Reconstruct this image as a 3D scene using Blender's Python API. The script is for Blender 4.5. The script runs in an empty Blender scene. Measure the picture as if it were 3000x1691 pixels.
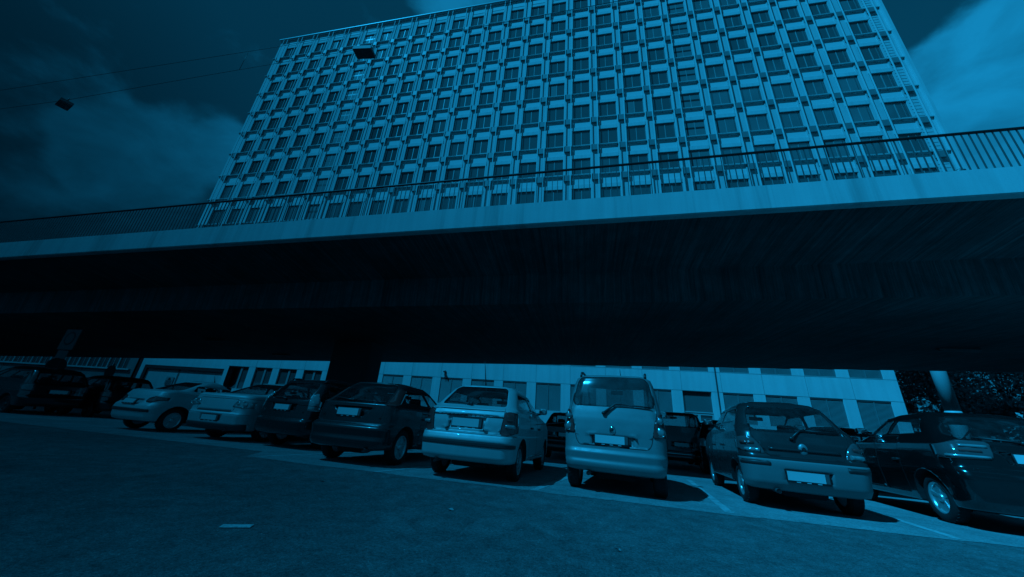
import bpy, bmesh, math, random
from mathutils import Vector, Matrix
random.seed(7)
S = bpy.context.scene
COL = S.collection
R = math.radians
TINT = (0.011, 0.47, 1.0)          # the daylight of this place is a deep blue

# ------------------------------------------------------------------ helpers
def obj(name, me, parent=None):
    o = bpy.data.objects.new(name, me)
    COL.objects.link(o)
    if parent: o.parent = parent
    return o

def thing(name, label, cat, loc=(0, 0, 0), rot=(0, 0, 0), group=None):
    o = bpy.data.objects.new(name, None)
    COL.objects.link(o)
    o.location = loc; o.rotation_euler = rot
    o.empty_display_size = .2
    o['label'] = label; o['category'] = cat
    if group: o['group'] = group
    return o

def tag(o, label, cat, group=None):
    o['label'] = label; o['category'] = cat
    if group: o['group'] = group
    return o

def dup(o, parent=None):
    c = o.copy(); COL.objects.link(c)
    if parent: c.parent = parent
    for ch in list(o.children): dup(ch, c)
    return c

class MB:
    """collects shapes into one mesh"""
    def __init__(s): s.bm = bmesh.new(); s.mats = []
    def mi(s, m):
        if m not in s.mats: s.mats.append(m)
        return s.mats.index(m)
    def box(s, x0, x1, y0, y1, z0, z1, m, M=None):
        i = s.mi(m)
        vs = [s.bm.verts.new((x, y, z)) for x in (x0, x1) for y in (y0, y1) for z in (z0, z1)]
        fs = []
        for q in ((0, 1, 3, 2), (4, 6, 7, 5), (0, 4, 5, 1), (2, 3, 7, 6), (0, 2, 6, 4), (1, 5, 7, 3)):
            f = s.bm.faces.new([vs[k] for k in q]); f.material_index = i; fs.append(f)
        if M: bmesh.ops.transform(s.bm, matrix=M, verts=vs)
        return vs
    def rbox(s, x0, x1, y0, y1, z0, z1, m, r=.02, seg=2, M=None):
        i = s.mi(m); b = bmesh.new()
        bmesh.ops.create_cube(b, size=1)
        for v in b.verts:
            v.co = Vector(((x0+x1)/2+v.co.x*(x1-x0), (y0+y1)/2+v.co.y*(y1-y0), (z0+z1)/2+v.co.z*(z1-z0)))
        bmesh.ops.bevel(b, geom=b.edges[:], offset=r, segments=seg, affect='EDGES', profile=.5)
        if M: bmesh.ops.transform(b, matrix=M, verts=b.verts)
        s.absorb(b, i)
    def absorb(s, b, i):
        b.verts.index_update(); mp = [s.bm.verts.new(v.co) for v in b.verts]
        for f in b.faces:
            try: g = s.bm.faces.new([mp[v.index] for v in f.verts])
            except ValueError: continue
            g.material_index = i; g.smooth = True
        b.free()
    def quad(s, pts, m):
        f = s.bm.faces.new([s.bm.verts.new(p) for p in pts]); f.material_index = s.mi(m); return f
    def prism(s, poly, ax, d0, d1, m):
        """polygon in the plane of two axes, extruded along the third"""
        i = s.mi(m)
        def P(a, b, d): return {'xz': (a, d, b), 'yz': (d, a, b), 'xy': (a, b, d)}[ax]
        A = [s.bm.verts.new(P(a, b, d0)) for a, b in poly]; B = [s.bm.verts.new(P(a, b, d1)) for a, b in poly]
        n = len(poly)
        for k in range(n):
            f = s.bm.faces.new((A[k], A[(k+1) % n], B[(k+1) % n], B[k])); f.material_index = i
        for q in (A[::-1], B):
            f = s.bm.faces.new(q); f.material_index = i
    def tube(s, pts, r, m, n=8, cap=True):
        i = s.mi(m); rings = []
        pts = [Vector(p) for p in pts]; rr = r if isinstance(r, (list, tuple)) else [r]*len(pts)
        for k, p in enumerate(pts):
            d = (pts[min(k+1, len(pts)-1)]-pts[max(k-1, 0)]).normalized()
            u = d.orthogonal().normalized() if k == 0 else (u-d*u.dot(d)).normalized()
            w = d.cross(u)
            rings.append([s.bm.verts.new(p+(u*math.cos(2*math.pi*j/n)+w*math.sin(2*math.pi*j/n))*rr[k]) for j in range(n)])
        for a, b in zip(rings, rings[1:]):
            for j in range(n):
                f = s.bm.faces.new((a[j], a[(j+1) % n], b[(j+1) % n], b[j])); f.material_index = i; f.smooth = True
        if cap:
            for q in (rings[0][::-1], rings[-1]):
                f = s.bm.faces.new(q); f.material_index = i
    def lathe(s, prof, m, n=32, axis='x', c=(0, 0, 0), close=False):
        """profile of (axial, radius)"""
        i = s.mi(m); c = Vector(c); rings = []
        for a, r in prof:
            ring = []
            for j in range(n):
                t = 2*math.pi*j/n; p, q = r*math.cos(t), r*math.sin(t)
                ring.append(s.bm.verts.new(c+Vector({'x': (a, p, q), 'y': (p, a, q), 'z': (p, q, a)}[axis])))
            rings.append(ring)
        prs = list(zip(rings, rings[1:]))+([(rings[-1], rings[0])] if close else [])
        for a, b in prs:
            for j in range(n):
                f = s.bm.faces.new((a[j], a[(j+1) % n], b[(j+1) % n], b[j])); f.material_index = i; f.smooth = True
        if not close:
            for q in (rings[0][::-1], rings[-1]):
                f = s.bm.faces.new(q); f.material_index = i
    def blob(s, c, r, m, sub=3):
        b = bmesh.new(); bmesh.ops.create_icosphere(b, subdivisions=sub, radius=1)
        for v in b.verts: v.co = Vector((c[0]+v.co.x*r[0], c[1]+v.co.y*r[1], c[2]+v.co.z*r[2]))
        s.absorb(b, s.mi(m))
    def mesh(s, name, normals=True):
        if normals: bmesh.ops.recalc_face_normals(s.bm, faces=s.bm.faces)
        me = bpy.data.meshes.new(name); s.bm.to_mesh(me); s.bm.free()
        for m in s.mats: me.materials.append(m)
        return me
    def build(s, name, parent=None, normals=True):
        return obj(name, s.mesh(name, normals), parent)

# ------------------------------------------------------------------ materials
def mat(name, col=(.5, .5, .5), rough=.6, metal=0., spec=.5, coat=0., ior=None, build=None):
    m = bpy.data.materials.new(name); m.use_nodes = True
    nt = m.node_tree; b = nt.nodes['Principled BSDF']
    if isinstance(col, (int, float)): col = (col, col, col)
    b.inputs['Base Color'].default_value = (*col, 1); b.inputs['Roughness'].default_value = rough
    b.inputs['Metallic'].default_value = metal; b.inputs['Specular IOR Level'].default_value = spec
    b.inputs['Coat Weight'].default_value = coat; b.inputs['Coat Roughness'].default_value = .03
    if ior: b.inputs['IOR'].default_value = ior
    if build: build(nt, b)
    return m

def N(nt, t, **kw):
    n = nt.nodes.new(t)
    for k, v in kw.items():
        if k in n.inputs: n.inputs[k].default_value = v
        else: setattr(n, k, v)
    return n

def noise(nt, scale, detail=4, rough=.55, coord='Object', sc=(1, 1, 1), dist=0):
    tc = N(nt, 'ShaderNodeTexCoord'); mp = N(nt, 'ShaderNodeMapping'); mp.inputs['Scale'].default_value = sc
    nt.links.new(tc.outputs[coord], mp.inputs['Vector'])
    n = N(nt, 'ShaderNodeTexNoise', Scale=scale, Detail=detail, Roughness=rough, Distortion=dist)
    nt.links.new(mp.outputs[0], n.inputs['Vector']); return n.outputs['Fac'], mp

def ramp(nt, fac, stops, interp='LINEAR'):
    r = N(nt, 'ShaderNodeValToRGB'); e = r.color_ramp.elements; r.color_ramp.interpolation = interp
    while len(e) < len(stops): e.new(.5)
    for k, (p, v) in enumerate(stops):
        e[k].position = p; e[k].color = (v, v, v, 1) if isinstance(v, (int, float)) else (*v, 1)
    nt.links.new(fac, r.inputs[0]); return r.outputs[0]

def mathn(nt, op, a, b=None, c=None, clamp=False):
    n = N(nt, 'ShaderNodeMath', operation=op); n.use_clamp = clamp
    for k, v in enumerate((a, b, c)):
        if v is None: continue
        if isinstance(v, (int, float)): n.inputs[k].default_value = v
        else: nt.links.new(v, n.inputs[k])
    return n.outputs[0]

def bump(nt, b, h, strength=.3, dist=.01):
    n = N(nt, 'ShaderNodeBump', Strength=strength, Distance=dist)
    nt.links.new(h, n.inputs['Height']); nt.links.new(n.outputs[0], b.inputs['Normal'])

def mulcol(nt, b, *facs):
    """base colour = product of grey factors"""
    v = facs[0]
    for f in facs[1:]: v = mathn(nt, 'MULTIPLY', v, f)
    cc = N(nt, 'ShaderNodeCombineColor')
    for k in range(3): nt.links.new(v, cc.inputs[k])
    nt.links.new(cc.outputs[0], b.inputs['Base Color'])

def m_asphalt(nt, b):
    big, _ = noise(nt, .35, 5, .6); mid, _ = noise(nt, 5, 5, .7); fine, _ = noise(nt, 110, 3, .7); g2, _ = noise(nt, 34, 4, .8)
    vo = N(nt, 'ShaderNodeTexVoronoi', Scale=60.); tc = N(nt, 'ShaderNodeTexCoord'); nt.links.new(tc.outputs['Object'], vo.inputs['Vector'])
    wn = N(nt, 'ShaderNodeTexWhiteNoise'); nt.links.new(vo.outputs['Position'], wn.inputs['Vector'])
    near = ramp(nt, vo.outputs['Distance'], [(.25, 1.), (.42, 0.)])
    pick = ramp(nt, wn.outputs['Value'], [(.95, 0.), (.99, 1.)])
    speck = mathn(nt, 'MULTIPLY_ADD', mathn(nt, 'MULTIPLY', near, pick), 1.1, 1.)
    mulcol(nt, b, ramp(nt, big, [(.3, .115), (.7, .16)]), ramp(nt, mid, [(.3, .7), (.7, 1.28)]), ramp(nt, noise(nt, 1.1, 6, .65, dist=1.2)[0], [(.42, 1.0), (.5, .84), (.58, 1.05)]), ramp(nt, fine, [(.3, .45), (.7, 1.55)]), ramp(nt, g2, [(.36, .6), (.64, 1.42)]), speck)
    bump(nt, b, fine, .8, .012)
def m_bay(nt, b):
    big, _ = noise(nt, .5, 5, .6); mid, _ = noise(nt, 3, 6, .7); fine, _ = noise(nt, 120, 3, .7)
    mulcol(nt, b, ramp(nt, big, [(.3, .22), (.7, .30)]), ramp(nt, mid, [(.3, .75), (.7, 1.2)]), ramp(nt, noise(nt, 40, 4, .8)[0], [(.36, .65), (.64, 1.35)]), ramp(nt, fine, [(.3, .68), (.7, 1.3)]))
    bump(nt, b, fine, .6, .01)
def m_paintline(nt, b):
    n, _ = noise(nt, 26, 6, .75); big, _ = noise(nt, 5, 4, .6)
    f = mathn(nt, 'MULTIPLY_ADD', big, .5, mathn(nt, 'MULTIPLY', n, .6))
    mulcol(nt, b, ramp(nt, f, [(.46, .24), (.58, .42)]))
def m_concrete(nt, b):
    big, _ = noise(nt, .5, 5, .6); st, _ = noise(nt, 3., 6, .65, sc=(1, 1, .05)); drip, _ = noise(nt, .8, 5, .7, sc=(1, 1, .04)); f, _ = noise(nt, 40, 3, .6)
    mulcol(nt, b, ramp(nt, big, [(.3, .46), (.7, .53)]), ramp(nt, st, [(.3, .88), (.6, 1.04)]), ramp(nt, drip, [(.36, .72), (.46, 1.)]), ramp(nt, f, [(.3, .95), (.7, 1.05)]))
    bump(nt, b, f, .12, .004)
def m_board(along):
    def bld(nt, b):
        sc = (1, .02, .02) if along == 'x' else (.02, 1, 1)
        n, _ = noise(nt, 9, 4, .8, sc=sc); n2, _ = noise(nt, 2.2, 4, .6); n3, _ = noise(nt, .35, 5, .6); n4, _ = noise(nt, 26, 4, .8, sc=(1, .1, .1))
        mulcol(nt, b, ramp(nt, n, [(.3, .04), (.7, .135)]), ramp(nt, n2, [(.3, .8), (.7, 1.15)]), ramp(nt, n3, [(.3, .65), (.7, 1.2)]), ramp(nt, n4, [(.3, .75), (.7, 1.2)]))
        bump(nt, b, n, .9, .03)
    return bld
def m_white(base):
    def bld(nt, b):
        n, _ = noise(nt, .3, 5, .6); st, _ = noise(nt, 2.5, 5, .6, sc=(1, 1, .06)); f, _ = noise(nt, 14, 4, .6)
        mulcol(nt, b, ramp(nt, n, [(.3, base*.93), (.7, base*1.05)]), ramp(nt, st, [(.3, .9), (.6, 1.03)]), ramp(nt, f, [(.3, .97), (.7, 1.02)]))
    return bld
def m_glasswall(nt, b):
    n, _ = noise(nt, .7, 3, .5); bump(nt, b, n, .012, .05)

ASPHALT = mat('asphalt', rough=.92, spec=.25, build=m_asphalt)
BAY = mat('bay_surface', rough=.92, spec=.25, build=m_bay)
LINE = mat('worn_line_paint', rough=.85, build=m_paintline)
WHITEPAINT = mat('white_road_paint', rough=.85, build=lambda nt, b: mulcol(nt, b, ramp(nt, noise(nt, 30, 5, .7)[0], [(.35, .3), (.6, .6)])))
CONC = mat('fascia_concrete', rough=.85, build=m_concrete)
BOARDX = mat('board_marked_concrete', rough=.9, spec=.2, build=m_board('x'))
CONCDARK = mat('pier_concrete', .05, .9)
RAILM = mat('rail_steel', .015, .5, metal=.3)
BALM = mat('baluster_steel', .09, .5)
PANEL = mat('facade_panel', rough=.8, spec=.1, build=m_white(.47))
LINTEL = mat('lintel_panel', rough=.8, spec=.1, build=m_white(.49))
FIN = mat('fin_metal', .54, .8, spec=.1)
LEDGE = mat('ledge_metal', .5, .7, spec=.1)
SPAN = mat('spandrel_glass', .52, .7, spec=.1, build=m_glasswall)
WGLASS = mat('window_glass', .095, .03, spec=.5, ior=2.4, build=m_glasswall)
BLINDIN = mat('inside_blind', .15, .7, spec=.2)
MULL = mat('window_mullion', .26, .5)
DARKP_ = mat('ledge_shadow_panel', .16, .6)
SLIT = mat('blind_gap', .008, .5)
FRAME = mat('window_frame', .42, .5)
BASEW = mat('base_cladding', rough=.6, build=m_white(.60))
JOINT = mat('panel_joint', .12, .8)
SLAT = mat('louvre_slat', .22, .5)
DARKIN = mat('dark_interior', .015, .7)
GREYW = mat('grey_render', rough=.8, build=m_white(.17))
GREYGL = mat('pale_glass', .08, .2, spec=.5)
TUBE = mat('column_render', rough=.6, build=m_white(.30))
CONC2 = mat('column_sunlit_part', rough=.6, build=m_white(.6))
BLACKM = mat('black_metal', .012, .5)
GREYM = mat('grey_metal', .12, .5, metal=.4)
SIGNW = mat('sign_face', .3, .5)
LAMPM = mat('lamp_housing', .06, .6)
LAMPG = mat('lamp_lens', .05, .2)
RUBBER = mat('tyre_rubber', .018, .8, spec=.3)
RIMS = mat('alloy_rim', .62, .3, metal=.7)
RIMD = mat('steel_hubcap', .42, .35, metal=.6)
SEAL = mat('window_seal', .008, .5)
UNDER = mat('underbody', .01, .9)
PLATE = mat('number_plate', .58, .45)
PLATEB = mat('plate_band', .10, .4)
TRIM = mat('black_trim', .02, .45)
TRIMG = mat('grey_trim', .04, .5)
CHROME = mat('chrome', .7, .12, metal=1.)
SEAT = mat('seat_fabric', .025, .9)
LENSD = mat('red_lamp_lens', (.35, .045, .04), .08, spec=.6, coat=1.)
LENSM = mat('smoked_lamp_lens', (.12, .07, .07), .1, spec=.6, coat=1.)
LENSC = mat('clear_lamp_lens', .42, .12, metal=.5, spec=.6, coat=1.)
LENSR = mat('lamp_reflector', .62, .2, metal=.6, coat=1.)
SEAM = mat('panel_gap', .006, .8)

def m_carglass(name, tint=.62, rough=.02, dirt_=(.01, .07)):
    m = bpy.data.materials.new(name); m.use_nodes = True; nt = m.node_tree; nt.nodes.clear()
    out = N(nt, 'ShaderNodeOutputMaterial'); mx = N(nt, 'ShaderNodeMixShader')
    tr = N(nt, 'ShaderNodeBsdfTransparent'); tr.inputs[0].default_value = (tint, tint, tint, 1)
    gl = N(nt, 'ShaderNodeBsdfGlossy'); gl.inputs['Roughness'].default_value = rough
    ge = N(nt, 'ShaderNodeNewGeometry'); dn = N(nt, 'ShaderNodeVectorMath', operation='DOT_PRODUCT')
    nt.links.new(ge.outputs['Normal'], dn.inputs[0]); nt.links.new(ge.outputs['Incoming'], dn.inputs[1])
    sch = mathn(nt, 'MULTIPLY_ADD', mathn(nt, 'POWER', mathn(nt, 'SUBTRACT', 1., mathn(nt, 'ABSOLUTE', dn.outputs['Value'])), 5.), .92, .07)
    dirt, _ = noise(nt, 6, 5, .7)
    df = N(nt, 'ShaderNodeBsdfDiffuse'); df.inputs[0].default_value = (.3, .3, .3, 1)
    m2 = N(nt, 'ShaderNodeMixShader'); nt.links.new(ramp(nt, dirt, [(.35, dirt_[0]), (.75, dirt_[1])]), m2.inputs[0])
    nt.links.new(sch, mx.inputs[0]); nt.links.new(tr.outputs[0], mx.inputs[1]); nt.links.new(gl.outputs[0], mx.inputs[2])
    nt.links.new(mx.outputs[0], m2.inputs[1]); nt.links.new(df.outputs[0], m2.inputs[2])
    nt.links.new(m2.outputs[0], out.inputs[0]); return m
CGLASS = m_carglass('car_glass', .86)
CGLASSD = m_carglass('tinted_car_glass', .42, .04)
VGLASS = m_carglass('dusty_car_glass', .46, .11, (.10, .22))

def paint(name, base, metal=.5, rough=.38, coat=.5):
    def bld(nt, b):
        n, _ = noise(nt, 2.5, 5, .65); d, _ = noise(nt, 9, 6, .7)
        mulcol(nt, b, ramp(nt, n, [(.3, base*.93), (.7, base*1.05)]))
        nt.links.new(ramp(nt, d, [(.3, rough*.85), (.75, rough*1.25)]), b.inputs['Roughness'])
    return mat(name, base, rough, metal, .5, coat, build=bld)
SILVER = paint('silver_paint', .50, .3, .5, .25)
PALE = paint('pale_paint', .50, .25, .5, .25)
SILVER2 = paint('grey_silver_paint', .30, .45, .40, .5)
PALE2 = paint('champagne_paint', .27, .3, .5, .25)
DARKP = paint('dark_grey_paint', .03, .3, .3)
DARKB = paint('dark_green_paint', .022, .2, .25)
BLACKP = paint('black_paint', .007, .1, .18, 1.)
SMALLP = paint('dark_teal_paint', .035, .3, .28)
BUMPG = mat('grey_bumper_plastic', .17, .5)

# ------------------------------------------------------------------ camera
cam = bpy.data.cameras.new('camera'); co = bpy.data.objects.new('camera', cam); COL.objects.link(co)
def rotm(yaw, pit, rol):
    cy, sy, cp, sp, cr, sr = math.cos(yaw), math.sin(yaw), math.cos(pit), math.sin(pit), math.cos(rol), math.sin(rol)
    f = Vector((sy*cp, cy*cp, sp)); r = Vector((cy, -sy, 0)); u = r.cross(f)
    return cr*r+sr*u, -sr*r+cr*u, f
r_, u_, f_ = rotm(R(-12.1737), R(20.6226), R(4.2504))
co.matrix_world = Matrix(((r_.x, u_.x, -f_.x, 0), (r_.y, u_.y, -f_.y, 0), (r_.z, u_.z, -f_.z, 1.0), (0, 0, 0, 1)))
cam.sensor_width = 36; cam.lens = .32613*36; cam.clip_start = .05; cam.clip_end = 5000
S.camera = co

# ------------------------------------------------------------------ sun and sky
SUNV = Vector((-.55, -.48, 1.0)).normalized()
el = math.asin(SUNV.z); az = math.atan2(SUNV.x, SUNV.y)
sd = bpy.data.lights.new('sun', 'SUN'); sd.energy = 5.0; sd.angle = R(.55); sd.color = TINT
so = bpy.data.objects.new('sun', sd); COL.objects.link(so)
so.rotation_euler = SUNV.to_track_quat('Z', 'Y').to_euler(); so.location = (-30, -40, 60)
W = bpy.data.worlds.new('World'); S.world = W; W.use_nodes = True
nt = W.node_tree; nt.nodes.clear()
out = N(nt, 'ShaderNodeOutputWorld'); bg = N(nt, 'ShaderNodeBackground'); bg.inputs[1].default_value = .1
sky = N(nt, 'ShaderNodeTexSky'); sky.sky_type = 'NISHITA'; sky.sun_disc = False; sky.sun_elevation = el; sky.sun_rotation = az
bw = N(nt, 'ShaderNodeRGBToBW'); nt.links.new(sky.outputs[0], bw.inputs[0])
tc = N(nt, 'ShaderNodeTexCoord'); sx = N(nt, 'ShaderNodeSeparateXYZ'); nt.links.new(tc.outputs['Generated'], sx.inputs[0])
grad = ramp(nt, mathn(nt, 'MULTIPLY_ADD', sx.outputs['X'], .5, .5), [(.03, .09), (.08, .20), (.165, .50), (.35, .74), (.78, 1.), (1., 1.05)])
mp = N(nt, 'ShaderNodeMapping'); mp.inputs['Scale'].default_value = (1, 1, 1.5); nt.links.new(tc.outputs['Generated'], mp.inputs[0])
nz = N(nt, 'ShaderNodeTexNoise', Scale=5.5, Detail=9., Roughness=.56, Distortion=.15); nt.links.new(mp.outputs[0], nz.inputs['Vector'])
nz2 = N(nt, 'ShaderNodeTexNoise', Scale=9., Detail=6., Roughness=.55, Distortion=.3); nt.links.new(mp.outputs[0], nz2.inputs['Vector'])
acc = None
# cloud banks: direction, cos of outer edge, cos of inner edge, weight
for d, a0, a1, w in (((-.838, .357, .412), 6.5, 1.5, .95), ((-.775, .43, .462), 7.5, 1.5, .95), ((-.884, .30, .357), 6.5, 1.5, .8), ((-.90, .33, .30), 6, 1., .6), ((-.826, .44, .34), 5, 1., .6), ((-.735, .45, .50), 4.5, 1.5, .7),
                     ((-.22, .44, .87), 10, 4.5, 1.1), ((-.02, .44, .90), 12, 6, 1.),
                     ((.655, .515, .55), 9.5, 2.5, 1.2), ((.75, .45, .50), 14, 8, 1.), ((.68, .58, .46), 14, 7, 1.),
                     ((.352, -.656, .668), 8, 3.5, 1.1), ((.50, -.62, .60), 7, 3, .8), ((-.729, -.497, .471), 13, 5, 1.1), ((-.482, -.628, .611), 7, 3, 1.), ((.1, -.75, .55), 9, 4, .6), ((.2, -.5, .9), 9, 4, .6)):
    c0, c1 = math.cos(R(a0)), math.cos(R(a1))
    dp = N(nt, 'ShaderNodeVectorMath', operation='DOT_PRODUCT'); nt.links.new(tc.outputs['Generated'], dp.inputs[0]); dp.inputs[1].default_value = Vector(d).normalized()
    mr = N(nt, 'ShaderNodeMapRange'); mr.interpolation_type = 'SMOOTHSTEP'
    nt.links.new(dp.outputs['Value'], mr.inputs[0])
    mr.inputs[1].default_value = c0; mr.inputs[2].default_value = c1; mr.inputs[3].default_value = 0; mr.inputs[4].default_value = w
    acc = mr.outputs[0] if acc is None else mathn(nt, 'ADD', acc, mr.outputs[0])
# keep the gap of clear sky beside the tower's right corner
cv = mathn(nt, 'ADD', acc, mathn(nt, 'MULTIPLY_ADD', nz.outputs['Fac'], 3.2, -1.6))
cm = N(nt, 'ShaderNodeMapRange'); cm.interpolation_type = 'SMOOTHSTEP'; nt.links.new(cv, cm.inputs[0])
cm.inputs[1].default_value = .18; cm.inputs[2].default_value = 1.05
shade = ramp(nt, nz2.outputs['Fac'], [(.35, .68), (.62, 1.)])
cloudv = mathn(nt, 'MULTIPLY', shade, 4.1)
skyv = mathn(nt, 'MULTIPLY_ADD', bw.outputs[0], .28, .45)
mix = N(nt, 'ShaderNodeMix'); mix.data_type = 'FLOAT'
nt.links.new(cm.outputs[0], mix.inputs[0]); nt.links.new(skyv, mix.inputs[2]); nt.links.new(cloudv, mix.inputs[3])
val = mathn(nt, 'MULTIPLY', mix.outputs[0], grad)
vm = N(nt, 'ShaderNodeVectorMath', operation='SCALE'); vm.inputs[0].default_value = TINT; nt.links.new(val, vm.inputs['Scale'])
nt.links.new(vm.outputs[0], bg.inputs[0]); nt.links.new(bg.outputs[0], out.inputs[0])
S.view_settings.view_transform = 'Standard'; S.view_settings.look = 'None'; S.view_settings.exposure = .25; S.view_settings.gamma = 1
S.cycles.max_bounces = 8; S.cycles.transparent_max_bounces = 24; S.cycles.use_denoising = True
S.cycles.caustics_reflective = False; S.cycles.caustics_refractive = False; S.cycles.sample_clamp_indirect = 4

# absorbing sheet added out of view, its thickness shaped to darken the left side
def sun_blocker():
    H = 160.; sig = 1.5
    cl = bpy.data.materials.new('blocker_absorption'); cl.use_nodes = True; t = cl.node_tree; t.nodes.clear()
    o = N(t, 'ShaderNodeOutputMaterial'); v = N(t, 'ShaderNodeVolumeAbsorption', Density=sig); v.inputs[0].default_value = (0, 0, 0, 1)
    t.links.new(v.outputs[0], o.inputs['Volume'])
    bm = bmesh.new(); nx, ny = 90, 90; x0, x1, y0, y1 = -170., 48., -60., 76.
    def tau(x):
        pts = [(-999, 4.5), (-40, 4.2), (-22, 3.3), (-14, 2.2), (-8, 1.5), (-4, 1.1), (1, .68), (3, .45), (8, .13), (13, 0)]
        for (a, ta), (b, tb) in zip(pts, pts[1:]):
            if x <= b: return ta+(tb-ta)*(x-a)/(b-a)
        return 0
    A, B = [], []
    for i in range(nx+1):
        u = 2*i/nx-1; x = (48 if u > 0 else 170)*math.copysign(abs(u)**1.8, u)
        for j in range(ny+1):
            v = j/ny; y = y0+65*v/.2 if v < .2 else (5+18*(v-.2)/.45 if v < .65 else 23+(y1-23)*(v-.65)/.35); e = min(1, (y-y0)/25, (y1-y)/9)
            w = .9+.1*math.sin(x*.11+y*.07)+.08*math.sin(y*.16-x*.05)
            th = tau(x*11/min(40, max(2.8, y)))*max(0, e)*w*(1-.5*min(1, max(0, (y-13)/27)))/sig/1.238+.02
            p = Vector((x-.55*H, y-.48*H, H))
            A.append(bm.verts.new(p)); B.append(bm.verts.new(p+Vector((0, 0, th))))
    k = lambda i, j: i*(ny+1)+j
    for i in range(nx):
        for j in range(ny):
            bm.faces.new((A[k(i, j)], A[k(i, j+1)], A[k(i+1, j+1)], A[k(i+1, j)])); bm.faces.new((B[k(i, j)], B[k(i+1, j)], B[k(i+1, j+1)], B[k(i, j+1)]))
    for i in range(nx):
        for j, s in ((0, 1), (ny, -1)):
            q = (A[k(i, j)], A[k(i+1, j)], B[k(i+1, j)], B[k(i, j)]); bm.faces.new(q[::s])
    for j in range(ny):
        for i, s in ((0, -1), (nx, 1)):
            q = (A[k(i, j)], A[k(i, j+1)], B[k(i, j+1)], B[k(i, j)]); bm.faces.new(q[::s])
    me = bpy.data.meshes.new('sun_blocker'); bm.to_mesh(me); bm.free(); me.materials.append(cl)
    ob = obj('sun_blocker', me); ob['kind'] = 'structure'
sun_blocker()

# ------------------------------------------------------------------ ground
def gz(y): return 0. if y < 5.3 else (-.045*(y-5.3) if y < 14 else -.045*8.7)
def sheet(name, rows, m, dz=0.):
    """rows: list of columns of (x, [y...])"""
    mb = MB()
    for (xa, ya), (xb, yb) in zip(rows, rows[1:]):
        for k in range(len(ya)-1):
            mb.quad([(xa, ya[k], gz(ya[k])+dz), (xb, yb[k], gz(yb[k])+dz), (xb, yb[k+1], gz(yb[k+1])+dz), (xa, ya[k+1], gz(ya[k+1])+dz)], m)
    o = mb.build(name); o['kind'] = 'structure'; return o
ys = [-80, 0, 5.3, 14, 60, 600]
sheet('ground', [(x, ys) for x in (-500, -30, 0, 30, 500)], ASPHALT)
edge = [(-60, 6.7), (-8, 6.42), (-6.3, 6.46), (-5.75, 5.55), (-3.4, 5.5), (0, 5.48), (2.2, 5.47), (4.5, 5.6), (8, 5.6), (45, 5.7)]
rg = random.Random(4); fine_edge = []
for (xa, ya), (xb, yb) in zip(edge, edge[1:]):
    n = max(1, int((xb-xa)/.09)) if -9 < xa < 9 else 1
    for k in range(n): fine_edge.append((xa+(xb-xa)*k/n, ya+(yb-ya)*k/n+rg.gauss(0, .012)+.025*math.sin(xa*3+k*.21)))
fine_edge.append(edge[-1])
sheet('parking_bays', [(x, [y, 14, 29.5]) for x, y in fine_edge], BAY, .004)
def scrap(x, y, r, label, seed):
    rq = random.Random(seed); mb = MB(); n = 7
    P = [(r*rq.uniform(.5, 1.1)*math.cos(6.283*k/n), r*.6*rq.uniform(.5, 1.1)*math.sin(6.283*k/n), rq.uniform(.006, .03)) for k in range(n)]
    for k in range(n): mb.quad([(0, 0, .012), P[k], P[(k+1) % n]], SIGNW)
    o = mb.build('paper_scrap', normals=False); o.location = (x, y, gz(y)); tag(o, label, 'litter', 'scraps lying on the ground')
scrap(.31, 3.48, .035, 'small pale scrap on the open asphalt in front of the minivan', 1)
scrap(-1.35, 3.98, .04, 'small pale scrap on the asphalt before the pale silver saloon', 2)
scrap(-3.33, 4.48, .05, 'small pale scrap on the asphalt before the dark grey hatchback', 3)
scrap(-.45, 7.2, .07, 'crumpled pale scrap in the shadow beside the silver saloon', 4)
def bay_line(x, y, L=4.6, w=.11, h=9., name='bay_line'):
    mb = MB(); c, s = math.cos(R(h)), math.sin(R(h))
    for k in range(12):
        a, b = L*k/12, L*(k+1)/12; q = []
        for t, e in ((a, -w/2), (a, w/2), (b, w/2), (b, -w/2)):
            px, py = x+s*t+c*e, y+c*t-s*e; q.append((px, py, gz(py)+.008))
        mb.quad(q[::-1], LINE)
    o = mb.build(name); o['kind'] = 'structure'
for x, y, h in ((-8.2, 6.75, 5), (-5.6, 5.7, 6), (-3.2, 5.5, 12), (-.66, 5.56, 11), (1.94, 5.6, 9), (4.41, 5.66, 11)): bay_line(x, y, h=h)
mb = MB(); mb.box(-.11, .11, -.035, .035, .004, .010, WHITEPAINT, Matrix.Translation((-2.71, 2.74, 0)) @ Matrix.Rotation(R(24), 4, 'Z')); o = mb.build('road_marking'); o['kind'] = 'structure'

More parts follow.
